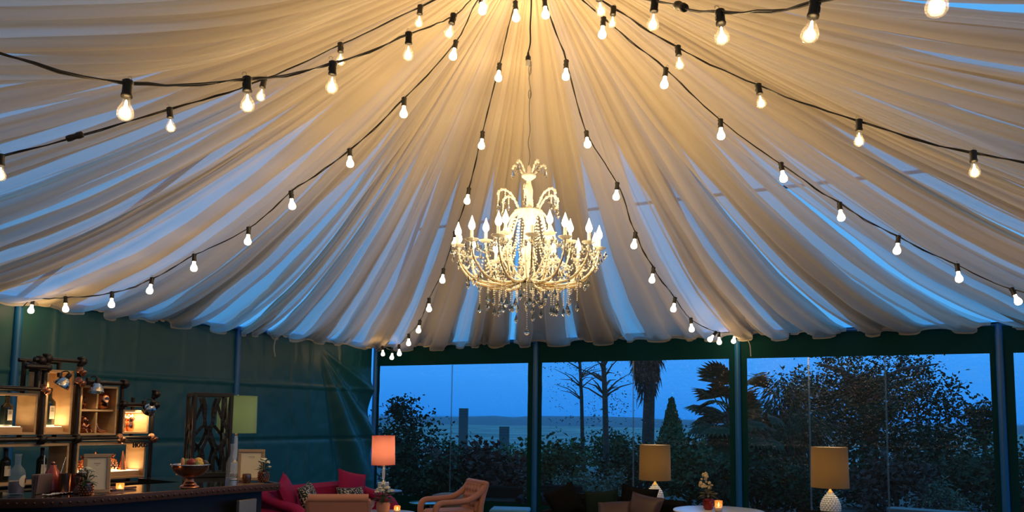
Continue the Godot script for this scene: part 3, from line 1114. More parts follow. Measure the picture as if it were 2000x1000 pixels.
	for k in 2:
		var o := thing("owl_cup", ["copper owl cup in the small bright crate, next to the cubbies", "copper owl cup in the small bright crate, next to the end pipe"][k], "ornament", Vector3(-3.60, 1.438, [0.505, 0.43][k]), 0.35, "copper owl cups")
		part("body", ow[0], M.copper, o)
		part("eyes_and_beak", ow[1], M.copper_dark, o)
	# copper ornaments in the four cubbies
	var bird := thing("bird_ornament", "small copper bird in the upper cubby under the clip lamp", "ornament", Vector3(-3.58, 1.618, 0.875), 0.9)
	var m := MB.new()
	m.tube([Vector3(0, 0.028, -0.055), Vector3(0, 0.034, -0.03), Vector3(0, 0.045, 0), Vector3(0, 0.062, 0.018), Vector3(0, 0.085, 0.026), Vector3(0, 0.098, 0.030), Vector3(0, 0.094, 0.042), Vector3(0, 0.088, 0.052)], [0.004, 0.012, 0.023, 0.020, 0.013, 0.012, 0.007, 0.001], 10)
	m.lathe([[0.0, 0.0], [0.024, 0.0], [0.022, 0.008], [0.006, 0.014], [0.006, 0.03], [0.0, 0.03]], Vector3.ZERO, 12)
	part("body", m, M.copper_dark, bird)
	var sk := thing("skull_ornament", "copper skull head in an upper cubby of the divided crate", "ornament", Vector3(-3.58, 1.618, 0.715), 0.35)
	m = MB.new()
	var sp2 := PackedVector3Array()
	for i in 22:
		var a := -PI / 2 + PI * i / 21
		for j in 28:
			var b := TAU * j / 28
			var d := Vector3(cos(a) * cos(b), sin(a), cos(a) * sin(b))
			var r := 0.056
			for s in [-1.0, 1.0]:
				r -= 0.016 * ridge(d.distance_to(Vector3(0.85, 0.08, 0.38 * s).normalized()), 0.22)
				r -= 0.006 * ridge(d.distance_to(Vector3(0.5, -0.35, 0.75 * s).normalized()), 0.3)
			r -= 0.010 * ridge(d.distance_to(Vector3(1, -0.25, 0).normalized()), 0.13)
			r += 0.006 * ridge(d.distance_to(Vector3(1, -0.62, 0).normalized()), 0.3)
			sp2.append(Vector3(d.x * r, 0.066 + d.y * r * 1.15, d.z * r * (0.72 if d.y < -0.3 else 0.85)))
	m.grid(sp2, 22, 28, true)
	part("skull", m, M.copper, sk).scale = Vector3.ONE * 1.15
	var mk := thing("figurine", "seated copper animal figurine in a lower cubby of the divided crate", "ornament", Vector3(-3.58, 1.428, 0.875), 0.5)
	m = MB.new()
	m.lathe([[0.0, 0.0], [0.038, 0.0], [0.045, 0.02], [0.036, 0.055], [0.024, 0.08], [0.0, 0.088]], Vector3.ZERO, 14)
	m.ball(Vector3(0.008, 0.105, 0), 0.028, 12, 9, Vector3(1, 1.1, 1))
	for s in [-1.0, 1.0]:
		m.ball(Vector3(0, 0.128, 0.022 * s), 0.011, 8, 6)
		m.tube([Vector3(0, 0.075, 0.026 * s), Vector3(0.022, 0.055, 0.040 * s), Vector3(0.045, 0.050, 0.022 * s), Vector3(0.05, 0.07, 0.008 * s)], [0.012, 0.011, 0.009, 0.008], 8)
		m.tube([Vector3(0.01, 0.015, 0.034 * s), Vector3(0.045, 0.030, 0.040 * s), Vector3(0.058, 0.004, 0.038 * s)], [0.017, 0.013, 0.010], 8)
	m.ball(Vector3(0.034, 0.100, 0), 0.012, 8, 6)
	part("body", m, M.copper_dark, mk)
	var hn := thing("horn_ornament", "curved copper horn lying in a lower cubby of the divided crate", "ornament", Vector3(-3.58, 1.428, 0.72))
	m = MB.new()
	m.tube(spline([Vector3(0.03, 0.085, 0.055), Vector3(0.03, 0.04, 0.045), Vector3(0.03, 0.016, 0.01), Vector3(0.03, 0.014, -0.04)], 5), [0.002, 0.004, 0.006, 0.008, 0.010, 0.011, 0.012, 0.013, 0.0135, 0.014, 0.014, 0.014, 0.014, 0.013, 0.012, 0.009], 10)
	part("horn", m, M.copper, hn)
	# pineapples and cone trees
	for k in 3:
		var z: float = [0.925, 0.72, 0.465][k]
		var c := thing("cone_tree", ["copper cone tree at the end of the lit box by the flower pot", "copper cone tree half hidden behind the menu frame", "copper cone tree beside the pale inner side of the crate"][k], "ornament", Vector3(-3.62, 1.112, z), 0.0, "copper cone trees")
		m = MB.new()
		var pr := [[0.0, 0.0], [0.034, 0.0]]
		for i in 9:
			var q := i / 9.0
			pr.append([0.036 * (1 - q * 0.93) + 0.003, 0.004 + 0.16 * q])
			pr.append([0.036 * (1 - q * 0.93) - 0.003, 0.012 + 0.16 * q])
		pr.append([0.0, 0.168])
		m.lathe(pr, Vector3.ZERO, 16)
		part("cone", m, M.copper, c)
	for k in 2:
		var z: float = [0.82, 0.565][k]
		var c := thing("pineapple_ornament", ["copper pineapple behind the menu frame", "copper pineapple between the cone trees in the open"][k], "ornament", Vector3(-3.62, 1.112, z), 0.0, "copper pineapples")
		m = MB.new()
		m.lathe([[0.0, 0.0], [0.034, 0.0], [0.042, 0.02], [0.044, 0.045], [0.038, 0.075], [0.024, 0.098], [0.0, 0.104]], Vector3.ZERO, 18)
		for i in 5:
			for j in 9:
				var a := TAU * (j + 0.5 * (i % 2)) / 9
				m.ball(Vector3(cos(a), 0, sin(a)) * [0.040, 0.0435, 0.0435, 0.039, 0.032][i] + Vector3(0, 0.014 + 0.018 * i, 0), 0.0075, 6, 5)
		var bd := part("body", m, M.copper, c)
		var lf := MB.new()
		for i in 12:
			var a := TAU * i / 12 * 2.4
			var lean := 0.25 + 0.65 * (i % 3) / 2.0
			var d := Vector3(cos(a) * sin(lean), cos(lean), sin(a) * sin(lean))
			lf.tube([Vector3(0, 0.098, 0), Vector3(0, 0.102, 0) + d * 0.022, Vector3(0, 0.100, 0) + d * 0.05 + Vector3(0, -0.006, 0)], [0.006, 0.005, 0.0005], 5)
		part("leaf_crown", lf, M.copper_dark, bd)


# ---------------------------------------------------------------- the bar
func bar_front() -> Array:
	return spline([Vector3(-1.885, 0, 0.40), Vector3(-1.93, 0, 0.66), Vector3(-1.96, 0, 0.95), Vector3(-1.966, 0, 1.41), Vector3(-2.03, 0, 1.93), Vector3(-2.25, 0, 2.24), Vector3(-2.62, 0, 2.42), Vector3(-3.05, 0, 2.45)], 6)


func bar() -> void:
	mat("bar_top", lin(0.016, 0.014, 0.013), 0.13, 0.0, {"clearcoat_enabled": true, "clearcoat": 0.6, "clearcoat_roughness": 0.05})
	mat("bar_edge", lin(0.10, 0.045, 0.028), 0.4, 0.6)
	mat("bar_body", lin(0.008, 0.007, 0.007), 0.5)
	mat("mirror_strip", lin(0.35, 0.33, 0.28), 0.3, 0.6)
	var t := thing("bar_counter", "dark bar counter with glossy top and riveted copper edge", "bar counter", Vector3(-2.3, 0, 1.3))
	var at := Vector3(-2.3, 0, 1.3)
	var fr := bar_front()
	var o := PackedVector2Array()
	for q in fr:
		o.append(Vector2(q.x - at.x, -(q.z - at.z)))
	for e in [[-3.05, 2.05], [-2.62, 1.95], [-2.55, 0.75], [-3.10, 0.70], [-3.10, -0.10]]:
		o.append(Vector2(e[0] - at.x, -(e[1] - at.z)))
	var flat := Transform3D(Basis(Vector3(1, 0, 0), Vector3(0, 0, -1), Vector3(0, 1, 0)), Vector3.ZERO)   # xy outline to the floor plane, thickness upwards
	var m := MB.new()
	m.slab(o, 1.045, 1.08, flat)
	part("top", m, M.bar_top, t)
	m = MB.new()
	var body := Geometry2D.offset_polygon(o, -0.10)[0]
	m.slab(body, 0.0, 1.045, flat)
	part("body", m, M.bar_body, t)
	# copper edge band with its rivets
	var run := [Vector3(-3.10, 0, -0.105), Vector3(-2.5, 0, 0.142), Vector3(-1.93, 0, 0.376)]
	run.append_array(fr)
	m = MB.new()
	var pts := PackedVector3Array()
	for i in run.size():
		var d: Vector3 = (run[mini(i + 1, run.size() - 1)] - run[maxi(i - 1, 0)]).normalized()
		var out := Vector3(d.z, 0, -d.x)
		for e in [[0.0, 1.035], [0.008, 1.032], [0.008, 1.084], [0.0, 1.086], [-0.03, 1.084]]:
			pts.append(run[i] + out * e[0] + Vector3(0, e[1], 0) - at)
	m.grid(pts, run.size(), 5)
	var band := part("edge_band", m, M.bar_edge, t)
	var rv := MB.new()
	rv.lathe([[0.0085, 0.0], [0.0075, 0.004], [0.004, 0.0065], [0.0, 0.007]], Vector3.ZERO, 8)
	var rm := rv.mesh()
	var left := 0.0
	for i in range(1, run.size() - 1):
		var a: Vector3 = run[i]
		var b: Vector3 = run[i + 1]
		var l := a.distance_to(b)
		var d := (b - a).normalized()
		var out := Vector3(d.z, 0, -d.x)
		while left < l:
			var r := part("rivet", rm, M.bar_edge, band, a + d * left + out * 0.008 + Vector3(0, 1.058, 0) - at)
			r.basis = Basis(Quaternion(Vector3.UP, out))
			left += 0.046
		left -= l
	m = MB.new()
	m.box(Vector3(-1.945, 0.90, 0.66) - at, Vector3(0.03, 0.16, 0.20), 0.004, Basis(Vector3.UP, 0.16))
	part("front_inset", m, M.mirror_strip, t)


func flowers(t: Node3D, y: float, r: float, n_heads: int, n_leaves: int, head: Material, leaf: Material) -> void:
	var st := MB.new()
	for k in n_heads:
		var a := rng.randf() * TAU
		var q := rng.randf()
		var c := Vector3(cos(a) * r * sqrt(q) * 0.8, y + r * (0.6 + 0.75 * (1 - q)) + rng.randf_range(-0.2, 0.2) * r, sin(a) * r * sqrt(q) * 0.8)
		var f := MB.new()
		for p in 6:
			var b := TAU * p / 6 + a
			f.ball(c + Vector3(cos(b) * 0.35, 0.12 * (p % 2), sin(b) * 0.35) * r * 0.35, r * 0.13, 6, 5, Vector3(1, 0.6, 1))
		f.ball(c + Vector3(0, r * 0.06, 0), r * 0.10, 6, 5)
		part("flower", f, head, t)
		st.tube([Vector3(0, y - r * 0.3, 0), c * Vector3(0.5, 1, 0.5) - Vector3(0, r * 0.4, 0), c], r * 0.03, 4)
	part("stems", st, leaf, t)
	for k in n_leaves:
		var a := rng.randf() * TAU
		var up := rng.randf_range(-0.35, 0.75)
		var d := Vector3(cos(a) * cos(up), sin(up), sin(a) * cos(up))
		var side := d.cross(Vector3.UP).normalized()
		var b := Vector3(0, y + r * 0.12, 0) + d * r * 0.4
		var l := r * rng.randf_range(0.5, 0.95)
		var m := MB.new()
		var pts := PackedVector3Array()
		for i in 5:
			var q := i / 4.0
			var w := l * 0.26 * sin(PI * (0.08 + 0.92 * q))
			var c := b + d * l * q - Vector3(0, l * 0.25 * q * q, 0)
			pts.append_array([c - side * w, c + Vector3(0, -w * 0.3, 0), c + side * w])
		m.grid(pts, 5, 3)
		part("leaf", m, leaf, t)


func hobnail_pot(t: Node3D, h: float, r: float, mt: Material) -> void:
	var m := MB.new()
	m.lathe([[0.0, 0.0], [r * 0.72, 0.0], [r * 0.9, h * 0.2], [r, h * 0.5], [r * 0.95, h * 0.85], [r * 0.98, h], [r * 0.90, h], [r * 0.86, h * 0.7], [0.0, h * 0.65]], Vector3.ZERO, 20)
	for i in 5:
		for j in 14:
			var a := TAU * (j + 0.5 * (i % 2)) / 14
			var rr: float = r * [0.84, 0.94, 1.0, 0.985, 0.955][i]
			m.ball(Vector3(cos(a) * rr, h * (0.12 + 0.19 * i), sin(a) * rr), r * 0.13, 5, 4)
	part("pot", m, mt, t)


func menu_frame(called: String, label: String, at: Vector3, turn: float, w: float, h: float, lean: float) -> void:
	var t := thing(called, label, "picture frame", at, turn, "menu frames on the bar")
	var q := Basis(Vector3.RIGHT, -lean)
	var k := 0.024
	for e in [[Vector3(0, k / 2, 0), Vector3(w, k, 0.014)], [Vector3(0, h - k / 2, 0), Vector3(w, k, 0.014)], [Vector3(-w / 2 + k / 2, h / 2, 0), Vector3(k, h - 2 * k, 0.014)], [Vector3(w / 2 - k / 2, h / 2, 0), Vector3(k, h - 2 * k, 0.014)]]:
		var m := MB.new()
		m.box(q * e[0], e[1], 0.003, q)
		part("frame_bar", m, M.frame_wood, t)
	var p := MB.new()
	p.box(q * Vector3(0, h / 2, -0.003), Vector3(w - 2 * k + 0.004, h - 2 * k + 0.004, 0.004), 0.0, q)
	var sheet_ := part("menu_sheet", p, M.menu_paper, t)
	var pr := MB.new()
	pr.box(q * Vector3(0, h * 0.76, 0.0), Vector3(w * 0.24, h * 0.022, 0.0012), 0.0, q)
	pr.box(q * Vector3(0, h * 0.71, 0.0), Vector3(w * 0.10, h * 0.008, 0.0012), 0.0, q)
	part("print", pr, M.faint_print, sheet_)
	var st := MB.new()
	st.box(q * Vector3(0, h * 0.35, 0) + Vector3(0, -0.004, -0.05 - lean * h * 0.3), Vector3(w * 0.3, h * 0.62, 0.004), 0.0, Basis(Vector3.RIGHT, 0.25))
	part("easel_back", st, M.frame_wood, t)


func bar_top() -> void:
	mat("frame_wood", lin(0.36, 0.24, 0.14), 0.55)
	mat("menu_paper", lin(0.72, 0.64, 0.46), 0.85)
	mat("faint_print", lin(0.40, 0.35, 0.25), 0.85)
	mat("petal_white", lin(0.62, 0.60, 0.46), 0.8, 0.0, {"backlight_enabled": true, "backlight": Color(0.3, 0.3, 0.25)})
	mat("leaf_dark", lin(0.025, 0.055, 0.020), 0.55)
	pane("clear_glass", lin(0.8, 0.9, 0.95), 0.10, 0.04)
	mat("black_lacquer", lin(0.003, 0.0025, 0.0025), 0.5)
	mat("napkin", lin(0.16, 0.11, 0.11), 0.9)
	mat("pink_glass", lin(0.35, 0.07, 0.06), 0.2, 0.3)
	var Y := 1.0865
	# fruit bowl
	var t := thing("pedestal_bowl", "copper pedestal bowl with silver rim on the bar, filled with fruit", "bowl", Vector3(-2.04, Y, 1.10))
	var m := MB.new()
	m.lathe([[0.0, 0.0], [0.064, 0.0], [0.066, 0.006], [0.058, 0.016], [0.044, 0.022], [0.046, 0.028], [0.036, 0.036], [0.026, 0.044], [0.030, 0.052], [0.022, 0.060], [0.024, 0.066], [0.05, 0.074], [0.092, 0.092], [0.116, 0.124], [0.124, 0.158], [0.118, 0.158], [0.110, 0.126], [0.086, 0.098], [0.0, 0.084]], Vector3.ZERO, 28)
	part("bowl", m, M.copper_dark, t)
	m = MB.new()
	m.lathe([[0.118, 0.156], [0.129, 0.156], [0.131, 0.160], [0.127, 0.164], [0.117, 0.162], [0.118, 0.156]], Vector3.ZERO, 28)
	part("rim", m, M.chrome, t)
	mat("fruit_yellow", lin(0.55, 0.34, 0.05), 0.5)
	mat("fruit_red", lin(0.22, 0.015, 0.015), 0.4)
	mat("fruit_green", lin(0.12, 0.17, 0.05), 0.5)
	mat("fruit_dark", lin(0.03, 0.03, 0.035), 0.5)
	mat("fruit_peach", lin(0.6, 0.30, 0.14), 0.6)
	var fr := [["peach wedge standing at the rim of the copper bowl", "fruit_peach", Vector3(0.02, 0.178, 0.085), 0.022, Vector3(0.6, 1.5, 0.6)], ["dark red apple in the copper bowl", "fruit_red", Vector3(0.045, 0.172, 0.03), 0.036, Vector3(1, 0.9, 1)], ["green fig in front of the red apple", "fruit_green", Vector3(0.085, 0.160, 0.02), 0.022, Vector3.ONE], ["bright yellow lemon on top of the fruit", "fruit_yellow", Vector3(0.0, 0.176, -0.065), 0.030, Vector3(1, 1, 1.15)], ["yellow lemon lying beside the brighter lemon", "fruit_yellow", Vector3(0.055, 0.164, -0.03), 0.025, Vector3(1, 0.9, 1.2)], ["dark plum at the end of the copper bowl", "fruit_dark", Vector3(0.045, 0.162, -0.085), 0.026, Vector3.ONE], ["green pear at the back of the bowl", "fruit_green", Vector3(-0.05, 0.165, -0.005), 0.034, Vector3.ONE]]
	for e in fr:
		var f := thing("fruit", e[0], "fruit", Vector3(-2.04, Y, 1.10) + e[2], 0.0, "fruit in the copper bowl")
		m = MB.new()
		m.ball(Vector3.ZERO, e[3], 14, 10, e[4])
		part("flesh", m, M[e[1]], f)
		var s := MB.new()
		s.tube([Vector3(0, e[3] * e[4].y * 0.92, 0), Vector3(0.002, e[3] * e[4].y + 0.008, 0)], 0.0015, 5)
		part("stalk", s, M.leaf_dark, f)
	# lattice lantern
	t = thing("lattice_lantern", "tall black lantern with cut out branching lattice sides on the bar", "lantern", Vector3(-2.885, 1.0805, 0.215), 1.06)
	var hw := 0.145
	var hh := 0.69
	var base_m := MB.new()
	base_m.box(Vector3(0, 0.02, 0), Vector3(0.31, 0.04, 0.31), 0.004)
	part("base", base_m, M.black_lacquer, t)
	var tp := MB.new()
	for s in [-1.0, 1.0]:
		tp.box(Vector3(0, hh - 0.016, s * hw), Vector3(0.31, 0.032, 0.02), 0.002)
		tp.box(Vector3(s * hw, hh - 0.016, 0), Vector3(0.02, 0.032, 0.27), 0.002)
	part("top_rim", tp, M.black_lacquer, t)
	for sx in [-1.0, 1.0]:
		for sz in [-1.0, 1.0]:
			m = MB.new()
			m.box(Vector3(sx * hw, hh / 2 + 0.01, sz * hw), Vector3(0.026, hh - 0.05, 0.026), 0.002)
			part("corner_post", m, M.black_lacquer, t)
	var branch := [[[-1, 0.06], [-0.55, 0.30], [-0.1, 0.55]], [[-0.1, 0.55], [0.35, 0.33], [1, 0.52]], [[-0.1, 0.55], [0.1, 0.80], [0.35, 1.0]], [[-1, 0.50], [-0.5, 0.62], [-0.1, 0.55]], [[-0.5, 0.62], [-0.45, 0.85], [-0.6, 1.0]], [[0.35, 0.33], [0.15, 0.15], [0.2, 0.0]], [[1, 0.52], [0.5, 0.74], [0.24, 0.9]], [[-0.55, 0.30], [-0.4, 0.12], [-0.5, 0.0]], [[0.35, 0.33], [0.75, 0.18], [0.8, 0.0]]]
	for face in 4:
		var q := Basis(Vector3.UP, face * PI / 2)
		m = MB.new()
		for e in branch:
			var path := spline(e.map(func(w): return q * Vector3(w[0] * (hw - 0.01), 0.045 + w[1] * (hh - 0.09), hw)), 4)
			for i in path.size() - 1:
				var a: Vector3 = path[i]
				var b: Vector3 = path[i + 1]
				var d := (b - a).normalized()
				var n := q * Vector3(0, 0, 1)
				m.box((a + b) / 2, Vector3(0.024, a.distance_to(b) + 0.014, 0.010), 0.0, Basis(d.cross(n), d, n))
		part("lattice_side", m, M.black_lacquer, t)
	# bottles and glasses by the lantern
	for k in 2:
		var b := thing("glass_bottle", ["tall clear glass bottle in front of the black lantern", "clear glass bottle beside the upright menu frame"][k], "bottle", [Vector3(-2.60, 1.08, 0.21), Vector3(-2.49, 1.08, 0.235)][k], 0.0, "clear bottles by the lantern")
		m = MB.new()
		var s: float = [1.0, 0.86][k]
		m.lathe([[0.0, 0.0], [0.040, 0.0], [0.042, 0.008], [0.042, 0.115], [0.034, 0.145], [0.018, 0.175], [0.014, 0.20], [0.014, 0.262], [0.017, 0.264], [0.017, 0.275], [0.012, 0.275]].map(func(w): return [w[0] * s, w[1] * s]), Vector3.ZERO, 18)
		part("body", m, M.clear_glass, b)
	var pg := thing("pink_tumbler", "dark pink ribbed tumbler beside the upright menu frame", "glass", Vector3(-2.40, 1.089, 0.275))
	m = MB.new()
	m.lathe([[0.0, 0.0], [0.027, 0.0], [0.030, 0.008], [0.033, 0.10], [0.031, 0.10], [0.028, 0.012], [0.0, 0.010]], Vector3.ZERO, 14)
	part("cup", m, M.pink_glass, pg)
	var tr := thing("napkin", "white paper napkin under the pink tumbler", "napkin", Vector3(-2.40, 1.08, 0.29))
	mat("white_paper", lin(0.6, 0.6, 0.6), 0.8)
	part("sheet", sheet(5, 8, func(a, c): return Vector3(-0.06 + a * 0.12, 0.004 + 0.006 * maxf(0, nz.get_noise_2d(a * 4, c * 4)), -0.07 + c * 0.14)), M.white_paper, tr)
	# the two framed menus, flower pots and cups
	menu_frame("menu_frame", "leaning wooden menu frame behind the flower pot, in front of the copper pineapples", Vector3(-2.165, Y, 1.72), 1.02, 0.16, 0.25, 0.22)
	menu_frame("menu_frame", "upright wooden menu frame at the end of the bar beside the copper mug", Vector3(-2.20, Y, 0.385), 0.78, 0.20, 0.24, 0.10)
	for k in 2:
		var f := thing("flower_pot", ["white flowers in a bumpy copper pot before the leaning menu frame", "white flowers in a bumpy copper pot at the end corner of the bar"][k], "flower pot", [Vector3(-2.07, Y, 1.855), Vector3(-2.015, Y, 0.435)][k], 0.0, "flower pots on the bar")
		hobnail_pot(f, 0.078, 0.042, M.copper_dark)
		flowers(f, 0.085, 0.062, 12, 16, M.petal_white, M.leaf_dark)
	var mug := thing("copper_mug", "small round copper mug beside the upright menu frame", "mug", Vector3(-2.05, Y, 0.57))
	m = MB.new()
	m.lathe([[0.0, 0.0], [0.026, 0.0], [0.030, 0.012], [0.034, 0.04], [0.031, 0.066], [0.029, 0.068], [0.030, 0.04], [0.0, 0.012]], Vector3.ZERO, 18)
	part("body", m, M.copper_dark, mug)
	mat("amber_glass", lin(0.55, 0.30, 0.10, 0.30), 0.08, 0.0, {"transparency": BaseMaterial3D.TRANSPARENCY_ALPHA})
	votive(Vector3(-2.13, Y, 1.575), "amber glass votive with a lit candle beside the leaning menu frame", 0.055, 0.026)
	# bar caddy: napkins, cups, straw, jigger, bottle
	var nb := thing("napkin_stack", "grey cocktail napkins standing in a holder on the bar", "napkins", Vector3(-2.44, 1.08, 1.905), 0.35)
	for k in 5:
		m = MB.new()
		m.box(Vector3(-0.02 + 0.009 * k, 0.063, 0.004 * (k % 2)), Vector3(0.005, 0.122, 0.125), 0.001, Basis(Vector3.FORWARD, 0.05 * (k - 2)))
		part("napkin_sheet", m, M.napkin, nb)
	var cp := thing("copper_cup", "dark copper cup standing beside the grey napkins", "cup", Vector3(-2.36, 1.08, 1.80), 0.0, "cups on the bar")
	m = MB.new()
	m.lathe([[0.0, 0.0], [0.034, 0.0], [0.037, 0.01], [0.041, 0.125], [0.039, 0.125], [0.035, 0.014], [0.0, 0.012]], Vector3.ZERO, 18)
	part("body", m, M.copper_dark, cp)
	mat("coral_glaze", lin(0.45, 0.09, 0.04), 0.35)
	var cc := copy(cp, "copper_cup", Vector3(-2.41, 1.08, 1.73), 0.0, "orange red cup half hidden between two darker cups")
	for o in cc.get_children():
		o.material_override = M.coral_glaze
		o.scale = Vector3(0.95, 0.9, 0.95)
	mat("plum_glaze", lin(0.10, 0.05, 0.055), 0.25, 0.3)
	cc = copy(cp, "copper_cup", Vector3(-2.33, 1.08, 1.705), 0.0, "dark plum tumbler with silver streaks standing beside the jigger")
	for o in cc.get_children():
		o.material_override = M.plum_glaze
	var bag := thing("drinks_pitcher", "pink glass pitcher with round stopper behind the napkins", "pitcher", Vector3(-2.50, 1.08, 1.80))
	m = MB.new()
	m.lathe([[0.0, 0.0], [0.055, 0.0], [0.06, 0.02], [0.056, 0.09], [0.036, 0.14], [0.020, 0.160], [0.022, 0.172], [0.0, 0.174]], Vector3.ZERO, 20)
	part("body", m, M.pink_glass, bag)
	m = MB.new()
	m.ball(Vector3(0, 0.184, 0), 0.013, 10, 8)
	part("stopper", m, M.copper_dark, bag)
	for k in 2:
		var s := thing("straw", ["upright white straw standing behind the grey napkins", "slanted grey stirrer leaning beside the pink pitcher"][k], "straw", [Vector3(-2.47, 1.08, 1.875), Vector3(-2.56, 1.08, 1.70)][k])
		m = MB.new()
		m.tube([Vector3.ZERO, Vector3(0.0, 0.24, 0.006)] if k == 0 else [Vector3(0, 0.06, 0.02), Vector3(-0.04, 0.215, -0.05)], 0.0035 if k == 0 else 0.0022, 6)
		part("stem", m, M.white_paper if k == 0 else M.chrome, s)
	var jg := thing("jigger", "double ended steel jigger standing on the bar", "jigger", Vector3(-2.27, Y, 1.78))
	m = MB.new()
	m.lathe([[0.022, 0.0], [0.020, 0.02], [0.008, 0.045], [0.010, 0.055], [0.022, 0.085], [0.024, 0.10], [0.022, 0.10], [0.019, 0.085], [0.0, 0.06]], Vector3.ZERO, 16)
	part("cup", m, M.plum_glaze, jg)
	var cb := thing("liquor_bottle", "clear liquor bottle with oval pale label standing on the bar", "bottle", Vector3(-2.50, 1.08, 2.03), 0.5)
	m = MB.new()
	m.lathe([[0.0, 0.0], [0.042, 0.0], [0.045, 0.01], [0.046, 0.13], [0.040, 0.155], [0.022, 0.175], [0.017, 0.19], [0.017, 0.235], [0.020, 0.24], [0.020, 0.25], [0.0, 0.25]], Vector3.ZERO, 20)
	part("body", m, M.clear_glass, cb)
	m = MB.new()
	m.lathe([[0.0, 0.012], [0.040, 0.012], [0.042, 0.08], [0.0, 0.08]], Vector3.ZERO, 16)
	part("liquor", m, M.plum_glaze, cb)
	m = MB.new()
	var lp := PackedVector3Array()
	for i in 5:
		for j in 9:
			var b := -0.75 + 1.5 * j / 8.0
			lp.append(Vector3(cos(b) * 0.047, 0.085 + (i / 4.0 - 0.5) * 0.075 * sqrt(maxf(0.05, 1 - pow(b / 0.8, 2))), sin(b) * 0.047))
	m.grid(lp, 5, 9)
	part("paper_label", m, M.paper, cb)
	m = MB.new()
	m.box(Vector3(0.0475, 0.088, -0.012), Vector3(0.002, 0.03, 0.010))
	part("print", m, M.fruit_red, cb)
	var tw := thing("bar_towel", "crumpled white bar towel lying along the bar below the napkins", "towel", Vector3(-2.40, 1.08, 1.88), 0.35)
	part("cloth", sheet(8, 24, func(a, c): return Vector3(0.05 + a * 0.06, 0.006 + 0.012 * absf(nz.get_noise_2d(a * 3 + 4, c * 7)), -0.13 + c * 0.26)), M.white_paper, tw)
	# small reflective tray by the votive
	var ty := thing("brass_tray", "small rectangular brass tray lying behind the candle on the bar", "tray", Vector3(-2.36, Y - 0.006, 1.42), 0.1)
	m = MB.new()
	m.box(Vector3(0, 0.004, 0), Vector3(0.12, 0.006, 0.2), 0.002)
	for s in [-1.0, 1.0]:
		m.box(Vector3(s * 0.06, 0.010, 0), Vector3(0.004, 0.016, 0.2), 0.001)
	part("tray", m, M.copper_fitting, ty)


func votive(at: Vector3, label: String, h: float, r: float) -> void:
	var t := thing("votive_candle", label, "candle", at, 0.0, "votive candles")
	var m := MB.new()
	m.lathe([[0.0, 0.0], [r * 0.85, 0.0], [r, 0.004], [r * 1.06, h], [r * 0.98, h], [r * 0.9, 0.008], [0.0, 0.007]], Vector3.ZERO, 18)
	part("glass", m, M.amber_glass, t)
	m = MB.new()
	m.lathe([[0.0, 0.008], [r * 0.85, 0.008], [r * 0.87, h * 0.4], [0.0, h * 0.4]], Vector3.ZERO, 16)
	part("wax", m, M.candle_sleeve, t)
	m = MB.new()
	m.lathe([[0.0, h * 0.42], [0.005, h * 0.5], [0.006, h * 0.58], [0.003, h * 0.75], [0.0, h * 0.9]], Vector3.ZERO, 10)
	var f := part("flame", m, M.flame_glow, t)
	omni(f, Vector3(0, h * 0.62, 0), 0.012, Color(1, 0.55, 0.18), 0.01)


# ---------------------------------------------------------------- lounge
func sweep(m: MB, path: Array, w: float, h: float) -> void:   # a rounded bar of section w (along x) by h, swept along a path in the yz plane
	var pts := PackedVector3Array()
	for i in path.size():
		var t: Vector3 = (path[mini(i + 1, path.size() - 1)] - path[maxi(i - 1, 0)]).normalized()
		var up := t.cross(Vector3.RIGHT)
		for k in 12:
			var a := TAU * k / 12
			var c := Vector2(cos(a), sin(a))
			var q := pow(pow(absf(c.x), 4) + pow(absf(c.y), 4), -0.25)
			pts.append(path[i] + (Vector3.RIGHT * c.x * w / 2 * q + up * c.y * h / 2 * q))
	m.grid(pts, path.size(), 12, true)
	for e in [0, path.size() - 1]:
		var ring := []
		for k in 12:
			ring.append(pts[e * 12 + k])
		for k in range(1, 11):
			if e == 0:
				m.tri(ring[0], ring[k], ring[k + 1])
			else:
				m.tri(ring[0], ring[k + 1], ring[k])


func tufted(w: float, h: float, t: float, rows: int, cols: int) -> PackedVector3Array:
	var pts := PackedVector3Array()
	for i in 33:
		for j in 33:
			var a := j / 32.0
			var b := i / 32.0
			var d := t * pow(maxf(0.0, 16 * a * (1 - a) * b * (1 - b)), 0.22)
			for r in rows:
				for c in cols:
					var cx := (c + 0.5 + 0.25 * (1 if r % 2 else -1)) / cols
					var cy := (r + 0.6) / rows
					d -= t * 0.75 * exp(-(pow((a - cx) * w / 0.028, 2) + pow((b - cy) * h / 0.028, 2)))
			pts.append(Vector3((a - 0.5) * w, b * h, d))
	return pts


